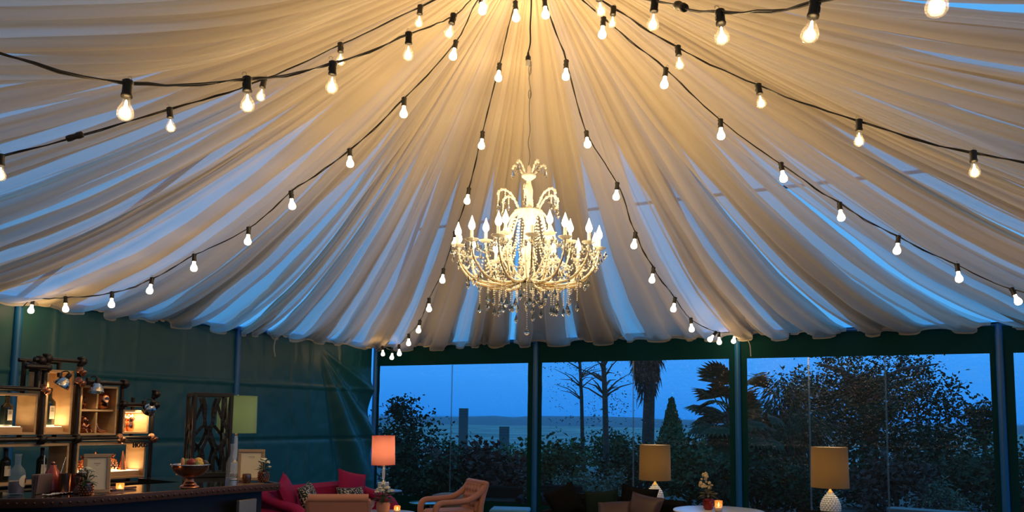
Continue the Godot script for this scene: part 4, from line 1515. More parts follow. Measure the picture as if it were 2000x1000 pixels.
func armchair(label: String, at: Vector3, turn: float) -> Node3D:
	var t := thing("armchair", label, "armchair", at, turn, "peach armchairs")
	var w := 0.60
	var m := MB.new()
	m.box(Vector3(0, 0.24, 0.02), Vector3(w - 0.10, 0.16, 0.60), 0.02)
	part("seat_base", m, M.peach, t)
	m = MB.new()
	m.box(Vector3(0, 0.37, 0.05), Vector3(w - 0.13, 0.12, 0.58), 0.035)
	part("seat_cushion", m, M.peach, t)
	var rake := Transform3D(Basis(Vector3.RIGHT, -0.20), Vector3(0, 0.40, -0.23))
	m = MB.new()
	m.box(rake * Vector3(0, 0.20, -0.04), Vector3(w - 0.02, 0.44, 0.07), 0.02, rake.basis)
	var bk := part("backrest", m, M.peach, t)
	m = MB.new()
	var tp := tufted(w - 0.10, 0.40, 0.05, 4, 5)
	for k in tp.size():
		tp[k] = rake * tp[k]
	m.grid_flip(tp, 33, 33)
	var face := part("tufted_face", m, M.peach, bk)
	var bt := MB.new()
	bt.ball(Vector3.ZERO, 0.009, 6, 5, Vector3(1, 1, 0.5))
	var btm := bt.mesh()
	for r in 4:
		for c in 5:
			var cx := (c + 0.5 + 0.25 * (1 if r % 2 else -1)) / 5.0 - 0.5
			if absf(cx) < 0.47:
				part("button", btm, M.peach, bk, rake * Vector3(cx * (w - 0.10), (r + 0.6) / 4.0 * 0.40, 0.016))
	m = MB.new()
	var roll := []
	for k in 9:
		roll.append(rake * Vector3(lerpf(-w / 2 + 0.01, w / 2 - 0.01, k / 8.0), 0.405, -0.035))
	m.tube(roll, 0.046, 12)
	part("top_roll", m, M.peach, bk)
	for s in [-1.0, 1.0]:
		m = MB.new()
		var x: float = s * (w / 2 - 0.02)
		sweep(m, spline([Vector3(x, 0.76, -0.33), Vector3(x, 0.66, -0.25), Vector3(x, 0.575, -0.10), Vector3(x, 0.555, 0.10), Vector3(x, 0.545, 0.27), Vector3(x, 0.49, 0.335), Vector3(x, 0.36, 0.345), Vector3(x, 0.10, 0.335)], 4), 0.075, 0.075)
		part("arm", m, M.peach, t)
		m = MB.new()
		sweep(m, spline([Vector3(x, 0.78, -0.35), Vector3(x, 0.5, -0.28), Vector3(x, 0.10, -0.27)], 4), 0.06, 0.07)
		part("back_post", m, M.peach, t)
		for z in [-0.26, 0.32]:
			m = MB.new()
			m.lathe([[0.0, 0.0], [0.014, 0.0], [0.022, 0.10], [0.022, 0.12], [0.0, 0.12]], Vector3(x * 0.98, 0, z), 10)
			part("leg", m, M.dark_wood, t)
	return t


func sofa(label: String, at: Vector3, turn: float, w: float, back_h: float, fab: Material, scooped: bool) -> Node3D:
	var t := thing("sofa", label, "sofa", at, turn)
	var m := MB.new()
	m.box(Vector3(0, 0.22, 0.0), Vector3(w - 0.04, 0.20, 0.78), 0.03)
	part("base", m, fab, t)
	for k in 2:
		m = MB.new()
		m.box(Vector3((k - 0.5) * (w - 0.30) / 2, 0.385, 0.07), Vector3((w - 0.30) / 2 - 0.01, 0.13, 0.62), 0.045)
		part("seat_cushion", m, fab, t)
	m = MB.new()
	var q := Basis(Vector3.RIGHT, -0.12)
	m.box(Vector3(0, back_h / 2 + 0.11, -0.34), Vector3(w - 0.04, back_h - 0.22, 0.15), 0.055, q)
	part("backrest", m, fab, t)
	for s in [-1.0, 1.0]:
		m = MB.new()
		var x: float = s * (w / 2 - 0.07)
		if scooped:
			sweep(m, spline([Vector3(x, back_h - 0.03, -0.38), Vector3(x, 0.66, -0.15), Vector3(x, 0.60, 0.10), Vector3(x, 0.55, 0.30), Vector3(x, 0.40, 0.40), Vector3(x, 0.12, 0.40)], 4), 0.15, 0.10)
			m.box(Vector3(x, 0.33, 0.0), Vector3(0.13, 0.44, 0.74), 0.03)
		else:
			m.box(Vector3(x, 0.35, 0.0), Vector3(0.15, 0.50, 0.80), 0.05)
		part("arm", m, fab, t)
		for z in [-0.32, 0.34]:
			m = MB.new()
			m.lathe([[0.0, 0.0], [0.016, 0.0], [0.026, 0.11], [0.026, 0.125], [0.0, 0.125]], Vector3(x * 0.97, 0, z), 10)
			part("leg", m, M.dark_wood, t)
	return t


func cushion(label: String, at: Vector3, turn: float, w: float, h: float, lean: float, spin: float, fab: Material, group: String) -> void:
	var t := thing("cushion", label, "cushion", at, turn, group)
	var q := Transform3D(Basis(Vector3.RIGHT, -lean) * Basis(Vector3.BACK, spin), Vector3.ZERO)
	var low := 0.0
	for e in [Vector3(-w / 2, 0, 0), Vector3(w / 2, 0, 0)]:
		low = minf(low, (q * e).y)
	q.origin.y = -low
	var m := MB.new()
	m.pillow(w, h, 0.16, q, 14)
	part("cover", m, fab, t)
	var sm := MB.new()
	var ring := []
	for k in 41:
		var u := k / 40.0 * 4.0
		var f := u - floorf(u)
		var c := Vector2(-1 + 2 * f, -1)
		if int(u) % 4 == 1: c = Vector2(1, -1 + 2 * f)
		elif int(u) % 4 == 2: c = Vector2(1 - 2 * f, 1)
		elif int(u) % 4 == 3: c = Vector2(-1, 1 - 2 * f)
		var px := 1.0 - 0.09 * (1 - c.y * c.y) * absf(c.x)
		var py := 1.0 - 0.09 * (1 - c.x * c.x) * absf(c.y)
		ring.append(q * Vector3(c.x * w / 2 * px, h / 2 + c.y * h / 2 * py, 0))
	sm.tube(ring, 0.004, 5, false)
	part("piping", sm, fab, t)


func drum_shade(t: Node3D, y0: float, h: float, r0: float, r1: float, mt: Material, energy: float, c: Color, tilt := 0.0) -> void:
	var q := Basis(Vector3.BACK, tilt)
	var m := MB.new()
	m.lathe([[r0, y0], [r1, y0 + h]], Vector3.ZERO, 36, q)
	var s := part("shade", m, mt, t)
	m = MB.new()
	m.lathe([[r0 - 0.003, y0 + 0.003], [r1 - 0.003, y0 + h - 0.003]], Vector3.ZERO, 36, q)
	part("lining", m, M.shade_lining, s)
	m = MB.new()
	for e in [[r0, y0], [r1, y0 + h]]:
		var ring := []
		for k in 37:
			ring.append(q * Vector3(e[0] * cos(TAU * k / 36), e[1], e[0] * sin(TAU * k / 36)))
		m.tube(ring, 0.0028, 5, false)
	part("rim", m, mt, s)
	m = MB.new()
	for k in 3:
		var a := TAU * k / 3
		m.tube([Vector3(0, y0 + h - 0.012, 0), q * Vector3(r1 * cos(a), y0 + h - 0.004, r1 * sin(a))], 0.0018, 5)
	m.lathe([[0.0, y0 + h - 0.012], [0.006, y0 + h - 0.010], [0.009, y0 + h + 0.004], [0.004, y0 + h + 0.014], [0.0, y0 + h + 0.016]], Vector3.ZERO, 8)
	part("spider_and_finial", m, M.brass, s)
	m = MB.new()
	m.lathe([[0.0, y0 + h * 0.30], [0.013, y0 + h * 0.31], [0.014, y0 + h * 0.38], [0.028, y0 + h * 0.50], [0.029, y0 + h * 0.56], [0.018, y0 + h * 0.64], [0.0, y0 + h * 0.66]], Vector3.ZERO, 14)
	var b := part("bulb", m, M.bulb_core, t)
	omni(b, Vector3(0, y0 + h * 0.54, 0), energy, c, 0.03)


func pineapple_lamp(label: String, at: Vector3) -> void:
	var t := thing("table_lamp", label, "table lamp", at, 0.0, "pineapple lamps behind the dark seats")
	var m := MB.new()
	m.lathe([[0.0, 0.0], [0.062, 0.0], [0.064, 0.012], [0.0, 0.014]], Vector3.ZERO, 24)
	part("foot", m, M.brass, t)
	m = MB.new()
	var prof := [[0.0, 0.012], [0.058, 0.012]]
	for k in 13:
		var q := k / 12.0
		prof.append([0.012 + 0.082 * pow(sin(PI * (0.32 + 0.66 * q)), 0.8), 0.014 + 0.205 * q])
	m.lathe(prof, Vector3.ZERO, 28)
	for i in 10:
		var q := (i + 0.5) / 10.0
		var r := 0.012 + 0.082 * pow(sin(PI * (0.32 + 0.66 * q)), 0.8)
		for j in 17:
			var a := TAU * (j + 0.5 * (i % 2)) / 17
			m.ball(Vector3(cos(a) * r, 0.014 + 0.205 * q, sin(a) * r), 0.0125 * (0.55 + 0.45 * r / 0.09), 6, 5)
	part("pineapple_body", m, M.white_ceramic, t)
	m = MB.new()
	m.lathe([[0.0, 0.214], [0.030, 0.214], [0.032, 0.222], [0.014, 0.245], [0.008, 0.262], [0.008, 0.40], [0.0, 0.40]], Vector3.ZERO, 16)
	part("neck", m, M.brass, t)
	drum_shade(t, 0.275, 0.41, 0.188, 0.180, M.tan_shade, 0.055, WARM)


func crystal_lamp(called: String, label: String, at: Vector3, stem: float, shade_h: float, r0: float, r1: float, mt: Material, energy: float, c: Color, tilt := 0.0) -> void:
	var t := thing(called, label, "table lamp", at)
	var m := MB.new()
	m.box(Vector3(0, 0.055, 0), Vector3(0.11, 0.11, 0.11), 0.006)
	part("crystal_block", m, M.lamp_crystal, t)
	m = MB.new()
	m.lathe([[0.0, 0.11], [0.03, 0.11], [0.022, 0.12], [0.012, 0.13], [0.012, 0.14], [0.0, 0.14]], Vector3.ZERO, 12)
	m.lathe([[0.0, stem - 0.03], [0.014, stem - 0.03], [0.014, stem - 0.01], [0.008, stem], [0.008, stem + 0.12], [0.0, stem + 0.12]], Vector3.ZERO, 12)
	part("collar", m, M.brass, t)
	m = MB.new()
	m.lathe([[0.0, 0.14], [0.014, 0.14], [0.019, 0.16], [0.022, 0.22 if stem > 0.3 else 0.18], [0.017, stem - 0.05], [0.013, stem - 0.03], [0.0, stem - 0.03]], Vector3.ZERO, 8)
	part("crystal_column", m, M.lamp_crystal, t)
	drum_shade(t, stem, shade_h, r0, r1, mt, energy, c, tilt)


func round_table(called: String, label: String, at: Vector3, r: float, h: float, top: Material, leg: Material) -> void:
	var t := thing(called, label, "table", at)
	var m := MB.new()
	m.lathe([[0.0, h - 0.022], [r - 0.01, h - 0.022], [r, h - 0.016], [r, h - 0.006], [r - 0.006, h], [0.0, h]], Vector3.ZERO, 44)
	part("top", m, top, t)
	m = MB.new()
	m.lathe([[0.0, 0.0], [r * 0.55, 0.0], [r * 0.55, 0.012], [0.05, 0.03], [0.028, 0.06], [0.028, h - 0.05], [0.09, h - 0.022], [0.0, h - 0.022]], Vector3.ZERO, 20)
	part("pedestal", m, leg, t)


func console(label: String, at: Vector3, w: float, d: float, h: float) -> void:
	var t := thing("console_table", label, "table", at, 0.0, "dark lamp tables")
	var m := MB.new()
	m.box(Vector3(0, h - 0.02, 0), Vector3(w, 0.04, d), 0.004)
	part("top", m, M.black_lacquer, t)
	for sx in [-1.0, 1.0]:
		for sz in [-1.0, 1.0]:
			m = MB.new()
			m.box(Vector3(sx * (w / 2 - 0.03), h / 2 - 0.02, sz * (d / 2 - 0.03)), Vector3(0.035, h - 0.04, 0.035), 0.003)
			part("leg", m, M.black_lacquer, t)


func lounge() -> void:
	mat("peach", lin(0.40, 0.17, 0.11), 0.75, 0.0, {"rim_enabled": true, "rim": 0.4, "rim_tint": 0.6})
	mat("magenta", lin(0.26, 0.010, 0.055), 0.7, 0.0, {"rim_enabled": true, "rim": 0.15, "rim_tint": 0.9, "metallic_specular": 0.25})
	mat("black_fabric", lin(0.006, 0.006, 0.006), 0.9, 0.0, {"metallic_specular": 0.15})
	mat("green_black", lin(0.008, 0.017, 0.014), 0.9, 0.0, {"metallic_specular": 0.2})
	mat("brown_velvet", lin(0.05, 0.02, 0.013), 0.5, 0.0, {"rim_enabled": true, "rim": 0.1, "rim_tint": 0.6})
	mat("dark_wood", lin(0.02, 0.012, 0.008), 0.4)
	mat("brass", lin(0.62, 0.45, 0.20), 0.3, 0.9)
	mat("white_ceramic", lin(0.68, 0.70, 0.70), 0.25, 0.0, {"clearcoat_enabled": true, "clearcoat": 0.5})
	mat("white_gloss", lin(0.62, 0.66, 0.72), 0.12)
	mat("green_glass", lin(0.03, 0.16, 0.15), 0.1)
	mat("blue_cloth", lin(0.05, 0.22, 0.42), 0.7)
	mat("grey_brown", lin(0.13, 0.095, 0.06), 0.8)
	mat("lamp_crystal", lin(0.85, 0.90, 0.95, 0.35), 0.05, 0.0, {"transparency": BaseMaterial3D.TRANSPARENCY_ALPHA})
	mat("shade_lining", lin(0.85, 0.84, 0.80), 0.8, 0.0, {"backlight_enabled": true, "backlight": Color(0.6, 0.6, 0.6)})
	mat("coral_shade", lin(0.75, 0.24, 0.18), 0.8, 0.0, {"backlight_enabled": true, "backlight": lin(0.95, 0.40, 0.33)})
	mat("tan_shade", lin(0.22, 0.145, 0.06), 0.85, 0.0, {"backlight_enabled": true, "backlight": lin(0.22, 0.13, 0.034)})
	mat("celery_shade", lin(0.20, 0.31, 0.18), 0.8, 0.0, {"backlight_enabled": true, "backlight": lin(0.30, 0.44, 0.24)})
	var fl := FastNoiseLite.new()
	fl.seed = 77
	fl.frequency = 0.022
	fl.fractal_octaves = 3
	var ni := fl.get_seamless_image(256, 256)
	var im := Image.create(256, 256, false, Image.FORMAT_RGB8)
	for y in 256:
		for x in 256:
			var v := ni.get_pixel(x, y).r
			im.set_pixel(x, y, Color(0.72, 0.68, 0.60) if v > 0.60 else Color(0.20, 0.24, 0.20) if v > 0.53 else Color(0.07, 0.075, 0.07))
	mat("floral", Color.WHITE, 0.8, 0.0, {"albedo_texture": ImageTexture.create_from_image(im), "uv1_scale": Vector3(1.6, 1.6, 1.0)})

	sofa("magenta velvet sofa with scooped arms against the green tarp wall", Vector3(-4.02, 0, -2.62), PI / 2, 1.75, 0.77, M.magenta, true)
	cushion("plain magenta cushion standing on its corner by the sofa arm near the bar", Vector3(-4.02, 0.452, -2.06), PI / 2 + 0.5, 0.42, 0.42, 0.35, 0.32, M.magenta, "magenta cushions")
	cushion("plain magenta cushion at the sofa end beside the pink lamp", Vector3(-4.08, 0.452, -3.12), PI / 2 - 0.2, 0.44, 0.42, 0.25, -0.22, M.magenta, "magenta cushions")
	cushion("black and white floral cushion leaning on the magenta cushion near the bar", Vector3(-3.86, 0.452, -2.22), PI / 2 + 0.35, 0.38, 0.36, 0.35, 0.15, M.floral, "floral cushions")
	cushion("black and white floral cushion against the magenta cushion by the pink lamp", Vector3(-3.92, 0.452, -2.96), PI / 2 - 0.1, 0.44, 0.28, 0.25, -0.03, M.floral, "floral cushions")
	armchair("peach armchair seen from its plain back, facing the magenta sofa", Vector3(-2.95, 0, -1.55), -2.45)
	armchair("peach armchair with buttoned back and scooped arms beside the clear wall", Vector3(-3.29, 0, -4.23), -0.62).scale = Vector3(1, 0.93, 1)
	round_table("end_table", "thin round dark end table under the pink lamp", Vector3(-4.15, 0, -3.86), 0.25, 0.62, M.dark_wood, M.dark_wood)
	crystal_lamp("table_lamp", "crystal table lamp with glowing coral pink drum shade", Vector3(-4.15, 0.62, -3.86), 0.335, 0.385, 0.157, 0.152, M.coral_shade, 0.17, Color(1, 0.72, 0.38), 0.03)
	round_table("pedestal_table", "dark pedestal table behind the bar lantern carrying the pale green lamp", Vector3(-3.80, 0, -0.95), 0.3, 1.0, M.dark_wood, M.dark_wood)
	crystal_lamp("table_lamp", "crystal table lamp with pale green shade behind the black lantern", Vector3(-3.80, 1.0, -0.95), 0.41, 0.37, 0.195, 0.19, M.celery_shade, 0.010, Color(1, 0.8, 0.45))
	round_table("coffee_table", "round mirror topped coffee table between the sofa and the peach armchairs", Vector3(-3.20, 0, -2.68), 0.34, 0.50, M.white_gloss, M.dark_wood)
	var v := thing("flower_pot", "large white bouquet in a brown pot on the coffee table", "flower pot", Vector3(-3.23, 0.50, -2.66))
	var m := MB.new()
	m.lathe([[0.0, 0.0], [0.06, 0.0], [0.075, 0.03], [0.08, 0.09], [0.07, 0.12], [0.064, 0.12], [0.07, 0.08], [0.0, 0.05]], Vector3.ZERO, 18)
	part("pot", m, M.peach, v)
	flowers(v, 0.14, 0.125, 14, 26, M.petal_white, M.leaf_dark)
	votive(Vector3(-3.06, 0.50, -2.70), "amber glass votive beside the white bouquet on the coffee table", 0.085, 0.036)
	var gl := thing("stem_glass", "small clear stem glass on the coffee table beside the bouquet", "glass", Vector3(-3.27, 0.50, -2.50))
	m = MB.new()
	m.lathe([[0.0, 0.0], [0.032, 0.0], [0.03, 0.004], [0.004, 0.008], [0.004, 0.06], [0.022, 0.075], [0.034, 0.10], [0.030, 0.145]], Vector3.ZERO, 16)
	part("cup", m, M.clear_glass, gl)
	round_table("side_table", "low round table with teal glass top behind the bouquet", Vector3(-3.95, 0, -4.62), 0.26, 0.42, M.green_glass, M.dark_wood)
	var po := thing("pouf", "brown grey button tufted pouf in front of the buttoned armchair", "pouf", Vector3(-3.98, 0, -5.22))
	m = MB.new()
	m.lathe([[0.0, 0.04], [0.26, 0.04], [0.30, 0.08], [0.32, 0.22], [0.30, 0.40], [0.25, 0.47], [0.15, 0.495], [0.0, 0.50]], Vector3.ZERO, 28)
	part("cushion_body", m, M.grey_brown, po)
	m = MB.new()
	for k in 5:
		m.lathe([[0.0, 0.0], [0.018, 0.0], [0.022, 0.042], [0.0, 0.042]], Vector3(cos(TAU * k / 5) * 0.22, 0, sin(TAU * k / 5) * 0.22), 8)
	part("feet", m, M.dark_wood, po)
	var bs := thing("bench", "low bench under a blue cloth next to the buttoned armchair", "bench", Vector3(-2.55, 0, -4.45), 0.4)
	m = MB.new()
	m.box(Vector3(0, 0.41, 0), Vector3(0.5, 0.06, 0.42), 0.015)
	part("cloth_top", m, M.blue_cloth, bs)
	for sx in [-1.0, 1.0]:
		for sz in [-1.0, 1.0]:
			m = MB.new()
			m.box(Vector3(sx * 0.21, 0.19, sz * 0.17), Vector3(0.04, 0.38, 0.04), 0.004)
			part("leg", m, M.dark_wood, bs)

	sofa("black sofa piled with cushions in front of a pineapple lamp", Vector3(-0.72, 0, -3.42), -0.06, 1.50, 0.74, M.black_fabric, false)
	cushion("dark peaked cushion at the end of the black sofa far from the lamp", Vector3(-1.18, 0.452, -3.36), 0.35, 0.36, 0.36, 0.40, 0.5, M.black_fabric, "dark cushions on the black sofa")
	cushion("dark green cushion standing in the middle of the black sofa", Vector3(-0.86, 0.452, -3.46), 0.15, 0.38, 0.36, 0.25, 0.10, M.green_black, "dark cushions on the black sofa")
	cushion("large black cushion behind the brown velvet ones", Vector3(-0.50, 0.452, -3.48), -0.1, 0.44, 0.42, 0.20, -0.08, M.black_fabric, "dark cushions on the black sofa")
	cushion("brown velvet cushion leaning on the large black cushion", Vector3(-0.38, 0.452, -3.30), -0.2, 0.40, 0.36, 0.35, -0.12, M.brown_velvet, "brown velvet cushions")
	cushion("brown velvet cushion lying low at the front of the black sofa", Vector3(-0.62, 0.452, -3.20), 0.1, 0.40, 0.34, 0.75, 0.12, M.brown_velvet, "brown velvet cushions")
	console("dark lamp table behind the black sofa", Vector3(-0.60, 0, -4.45), 0.6, 0.36, 0.62)
	pineapple_lamp("white pineapple lamp with tan drum shade behind the black sofa", Vector3(-0.60, 0.62, -4.45))
	console("dark lamp table behind the black armchair", Vector3(1.41, 0, -4.10), 0.5, 0.36, 0.66)
	pineapple_lamp("white pineapple lamp with tan drum shade behind the black armchair", Vector3(1.41, 0.66, -4.10))
	var ac := sofa("low black armchair in front of a pineapple lamp beside the white table", Vector3(1.50, 0, -3.30), -0.1, 0.80, 0.73, M.black_fabric, false)
	ac.set_meta("category", "armchair")
	round_table("round_table", "round glossy white table with dried flowers and a candle", Vector3(0.56, 0, -2.93), 0.43, 0.75, M.white_gloss, M.white_ceramic)
	var dv := thing("flower_vase", "dried cream flowers in a red mosaic vase on the white table", "vase", Vector3(0.47, 0.75, -2.90))
	m = MB.new()
	m.lathe([[0.0, 0.0], [0.035, 0.0], [0.045, 0.02], [0.052, 0.07], [0.044, 0.11], [0.038, 0.11], [0.045, 0.07], [0.0, 0.02]], Vector3.ZERO, 18)
	for i in 4:
		for j in 12:
			var a := TAU * (j + 0.5 * (i % 2)) / 12
			m.ball(Vector3(cos(a), 0, sin(a)) * [0.042, 0.049, 0.051, 0.047][i] + Vector3(0, 0.02 + 0.024 * i, 0), 0.008, 5, 4)
	mat("red_mosaic", lin(0.20, 0.02, 0.015), 0.15, 0.6)
	part("vase", m, M.red_mosaic, dv)
	mat("dried_leaf", lin(0.10, 0.085, 0.025), 0.7)
	mat("dried_cream", lin(0.50, 0.38, 0.20), 0.8)
	flowers(dv, 0.13, 0.085, 4, 30, M.dried_cream, M.dried_leaf)
	for k in 26:
		var a := rng.randf() * TAU
		var q := rng.randf()
		var c := Vector3(-0.03 + cos(a) * 0.055 * (1 - 0.7 * q), 0.20 + 0.15 * q, sin(a) * 0.055 * (1 - 0.7 * q))
		m = MB.new()
		m.ball(c, rng.randf_range(0.012, 0.02), 7, 5)
		part("flower", m, M.dried_cream, dv)
	votive(Vector3(0.60, 0.75, -2.78), "amber glass votive with a lit candle on the white table", 0.105, 0.036)
	# loose rope that hangs from the eave over the tarp
	mat("rope", lin(0.30, 0.30, 0.28), 0.8)
	var rp := thing("tie_rope", "pale tie rope hanging from the eave rail over the green tarp", "rope", Vector3(-5.97, 2.42, -3.62))
	m = MB.new()
	m.tube(spline([Vector3(0, 0.31, -0.05), Vector3(0.01, 0.24, 0.0), Vector3(0.0, 0.12, 0.01), Vector3(0.01, 0.0, -0.01)], 5), 0.011, 7)
	part("strand", m, M.rope, rp)
	rp = thing("tie_rope", "pale tie rope hanging beside the middle pole of the clear wall", "rope", Vector3(0.20, 2.45, -5.93))
	m = MB.new()
	m.tube(spline([Vector3(-0.03, 0.22, 0), Vector3(0.0, 0.14, 0.01), Vector3(0.006, 0.0, 0.0)], 5), 0.007, 7)
	part("strand", m, M.rope, rp)


# ---------------------------------------------------------------- garden beyond the clear wall
func seen(x: float, y: float, d: float) -> Vector3:   # the point at distance d along the line of sight through that place in the photograph
	var cam: Camera3D = get_node("camera")
	return cam.transform * (Vector3((x - 1000.0) / 1632.2, -(y - 650.26) / 1632.2, -1.0) * d)


func leaf_mesh(l: float, w: float) -> ArrayMesh:
	var m := MB.new()
	var a := Vector3.ZERO
	var b := Vector3(-w / 2, 0.08 * l, l * 0.45)
	var c := Vector3(w / 2, 0.08 * l, l * 0.45)
	var d := Vector3(0, -0.05 * l, l)
	m.tri(a, b, c)
	m.tri(b, d, c)
	return m.mesh()


func leaves(parent: Node, spots: Array, mesh_: Mesh, mt: Material, out_from = null) -> void:
	var mm := MultiMesh.new()
	mm.transform_format = MultiMesh.TRANSFORM_3D
	mm.mesh = mesh_
	mm.instance_count = spots.size()
	for k in spots.size():
		var p: Vector3 = spots[k]
		var dir := Vector3(rng.randf_range(-1, 1), rng.randf_range(-0.7, 0.7), rng.randf_range(-1, 1))
		if out_from != null:
			dir = (p - out_from).normalized() + dir * 0.35
		dir = dir.normalized()
		var q := Basis.looking_at(-dir, Vector3.UP if absf(dir.y) < 0.95 else Vector3.RIGHT) * Basis(Vector3.BACK, rng.randf() * TAU)
		mm.set_instance_transform(k, Transform3D(q.scaled(Vector3.ONE * rng.randf_range(0.6, 1.3)), p))
	var o := MultiMeshInstance3D.new()
	o.name = "foliage"
	o.multimesh = mm
	o.material_override = mt
	o.set_meta("kind", "stuff")
	parent.add_child(o, true)


func clumps(n: int, per: int, r: Vector3, clump: float, at := Vector3.ZERO, holes := []) -> Array:
	var o := []
	for k in n:
		var d := Vector3(rng.randfn(), rng.randfn(), rng.randfn()).normalized() * pow(rng.randf(), 0.4)
		var c := at + d * r
		var skip := false
		for h in holes:
			if Vector2(c.x - h.x, c.y - h.y).length() < h.z:
				skip = true
		if skip:
			continue
		for i in per:
			o.append(c + Vector3(rng.randfn(), rng.randfn() * 0.8, rng.randfn()) * clump * 0.55)
	return o


func trunk(parent: Node, from: Vector3, to: Vector3, r: float, limbs: int, reach: Vector3) -> void:
	var m := MB.new()
	m.tube([from, from.lerp(to, 0.5) + Vector3(0.06, 0, 0.03), to], [r * 1.25, r, r * 0.6], 8)
	for k in limbs:
		var a := rng.randf() * TAU
		var s := from.lerp(to, rng.randf_range(0.45, 1.0))
		var e := s + Vector3(cos(a) * reach.x, rng.randf_range(0.2, 1.0) * reach.y, sin(a) * reach.z) * rng.randf_range(0.4, 0.95)
		m.tube([s, s.lerp(e, 0.5) + Vector3(0, 0.1 * reach.y, 0), e], [r * 0.4, r * 0.25, r * 0.08], 5)
	part("trunk", m, M.bark, parent)


func bush(called: String, label: String, at: Vector3, r: Vector3, n: int, mt: Material, lm: Mesh, group := "shrubs along the terrace") -> void:
	var t := thing(called, label, "shrub", at, 0.0, group)
	trunk(t, Vector3.ZERO, Vector3(0, r.y, 0), 0.04, 5, r * 0.8)
	leaves(t, clumps(n, 34, r, minf(r.x, r.y) * 0.42, Vector3(0, r.y, 0)), lm, mt)


func garden() -> void:
	var stone := two_tone(51, 0.03, Color(0.22, 0.21, 0.20), Color(0.15, 0.145, 0.14), Vector2i.ONE, 256)
	mat("terrace_stone", Color.WHITE, 0.8, 0.0, {"albedo_texture": stone, "uv1_triplanar": true, "uv1_scale": Vector3(0.3, 0.3, 0.3)})
	mat("bark", lin(0.022, 0.018, 0.014), 0.9)
	mat("leaf_a", lin(0.020, 0.046, 0.018), 0.75, 0.0, {"metallic_specular": 0.2})
	mat("leaf_b", lin(0.010, 0.022, 0.010), 0.75, 0.0, {"metallic_specular": 0.2})
	mat("leaf_c", lin(0.035, 0.070, 0.026), 0.75, 0.0, {"metallic_specular": 0.2})
	mat("leaf_red", lin(0.035, 0.024, 0.020), 0.75, 0.0, {"metallic_specular": 0.2})
	mat("leaf_grey", lin(0.05, 0.075, 0.05), 0.75, 0.0, {"metallic_specular": 0.2})
	mat("plain_fields", lin(0.24, 0.28, 0.27), 0.9, 0.0, {"albedo_texture": two_tone(61, 0.012, Color(0.95, 0.98, 0.95), Color(0.40, 0.46, 0.46), Vector2i(1, 1), 512), "uv1_triplanar": true, "uv1_scale": Vector3(0.0004, 0.0004, 0.0004)})
	mat("far_hill", lin(0.07, 0.10, 0.13), 0.9)
	mat("concrete", lin(0.06, 0.062, 0.06), 0.85)
	mat("far_glass", lin(0.04, 0.05, 0.06), 0.2)
	var g := struct_node("floor_terrace")
	var m := MB.new()
	m.box(Vector3(3, -0.12, -13.5), Vector3(40, 0.1, 14.2))
	m.box(Vector3(16.5, -0.12, 4), Vector3(20, 0.1, 21))
	part("paving", m, M.terrace_stone, g)
	var hs := struct_node("ground")
	var pts := PackedVector3Array()
	for i in 26:   # the slope below the terrace runs out into the plain
		var q := i / 25.0
		var d := 20.0 + 9000.0 * pow(q, 3.0)
		for j in 41:
			var x := (j / 40.0 - 0.5) * (60.0 + 16000.0 * pow(q, 2.0))
			var y := -0.4 - 60.0 * smoothstep(20.0, 420.0, d) + 3.0 * nz.get_noise_2d(x * 0.01, d * 0.01) * smoothstep(30, 300, d)
			pts.append(Vector3(x, y, -d))
	m = MB.new()
	m.grid_flip(pts, 26, 41)
	part("plain", m, M.plain_fields, hs)
	pts = PackedVector3Array()
	for i in 5:
		for j in 121:
			var a := (j / 120.0 - 0.5) * 2.6 + 0.5
			var d := 7000.0 + i * 300.0
			var top := 70.0 + 30.0 * nz.get_noise_2d(j * 0.11, 3.0) + 25.0 * nz.get_noise_2d(j * 0.4, 8.0)
			pts.append(Vector3(-sin(a) * d, -62.0 + top * sin(PI * i / 4.0) , -cos(a) * d))
	m = MB.new()
	m.grid_flip(pts, 5, 121)
	part("hills", m, M.far_hill, hs)
	# far buildings on the plain
	for e in [["tall office tower standing alone on the plain", 905, 836, 1500.0, 16.0, 34.0], ["low dark building on the plain beside the tower", 985, 840, 1500.0, 18.0, 5.0]]:
		var b := seen(e[1], e[2], e[3])
		var t := thing("building", e[0], "building", Vector3(b.x, -62, b.z), 0.5)
		var hgt: float = b.y + 62.0 + e[5]
		m = MB.new()
		m.box(Vector3(0, hgt / 2, 0), Vector3(e[4], hgt, e[4]))
		part("wall", m, M.concrete, t)
		m = MB.new()
		m.box(Vector3(0, hgt + 0.6, 0), Vector3(e[4] * 1.02, 1.2, e[4] * 1.02))
		part("roof", m, M.concrete, t)
		for k in 3:
			m = MB.new()
			m.box(Vector3(0, hgt - 4.0 - 5.0 * k, e[4] / 2), Vector3(e[4] * 0.85, 2.0, 0.3))
			part("window_band", m, M.far_glass, t)
	var lm := leaf_mesh(0.13, 0.07)
	var long := leaf_mesh(0.34, 0.05)
	var tiny := leaf_mesh(0.08, 0.03)
	# trees, each on the ground where its foot would stand
	var t: Node3D
	var p := seen(795, 860, 23)
	t = thing("broadleaf_tree", "bushy dark tree at the corner pole, filling the lower window corner", "tree", Vector3(p.x, -0.4, p.z), 0.0, "trees beyond the clear wall")
	trunk(t, Vector3.ZERO, Vector3(0, 1.6, 0), 0.1, 8, Vector3(0.9, 0.6, 0.9))
	leaves(t, clumps(46, 60, Vector3(1.05, 1.05, 0.9), 0.42, Vector3(0, 1.1, 0)), lm, M.leaf_b)
	p = seen(775, 800, 23)
	leaves(t, clumps(10, 50, Vector3(0.35, 0.35, 0.35), 0.3, Vector3(-0.1, 2.2, 0)), lm, M.leaf_b)
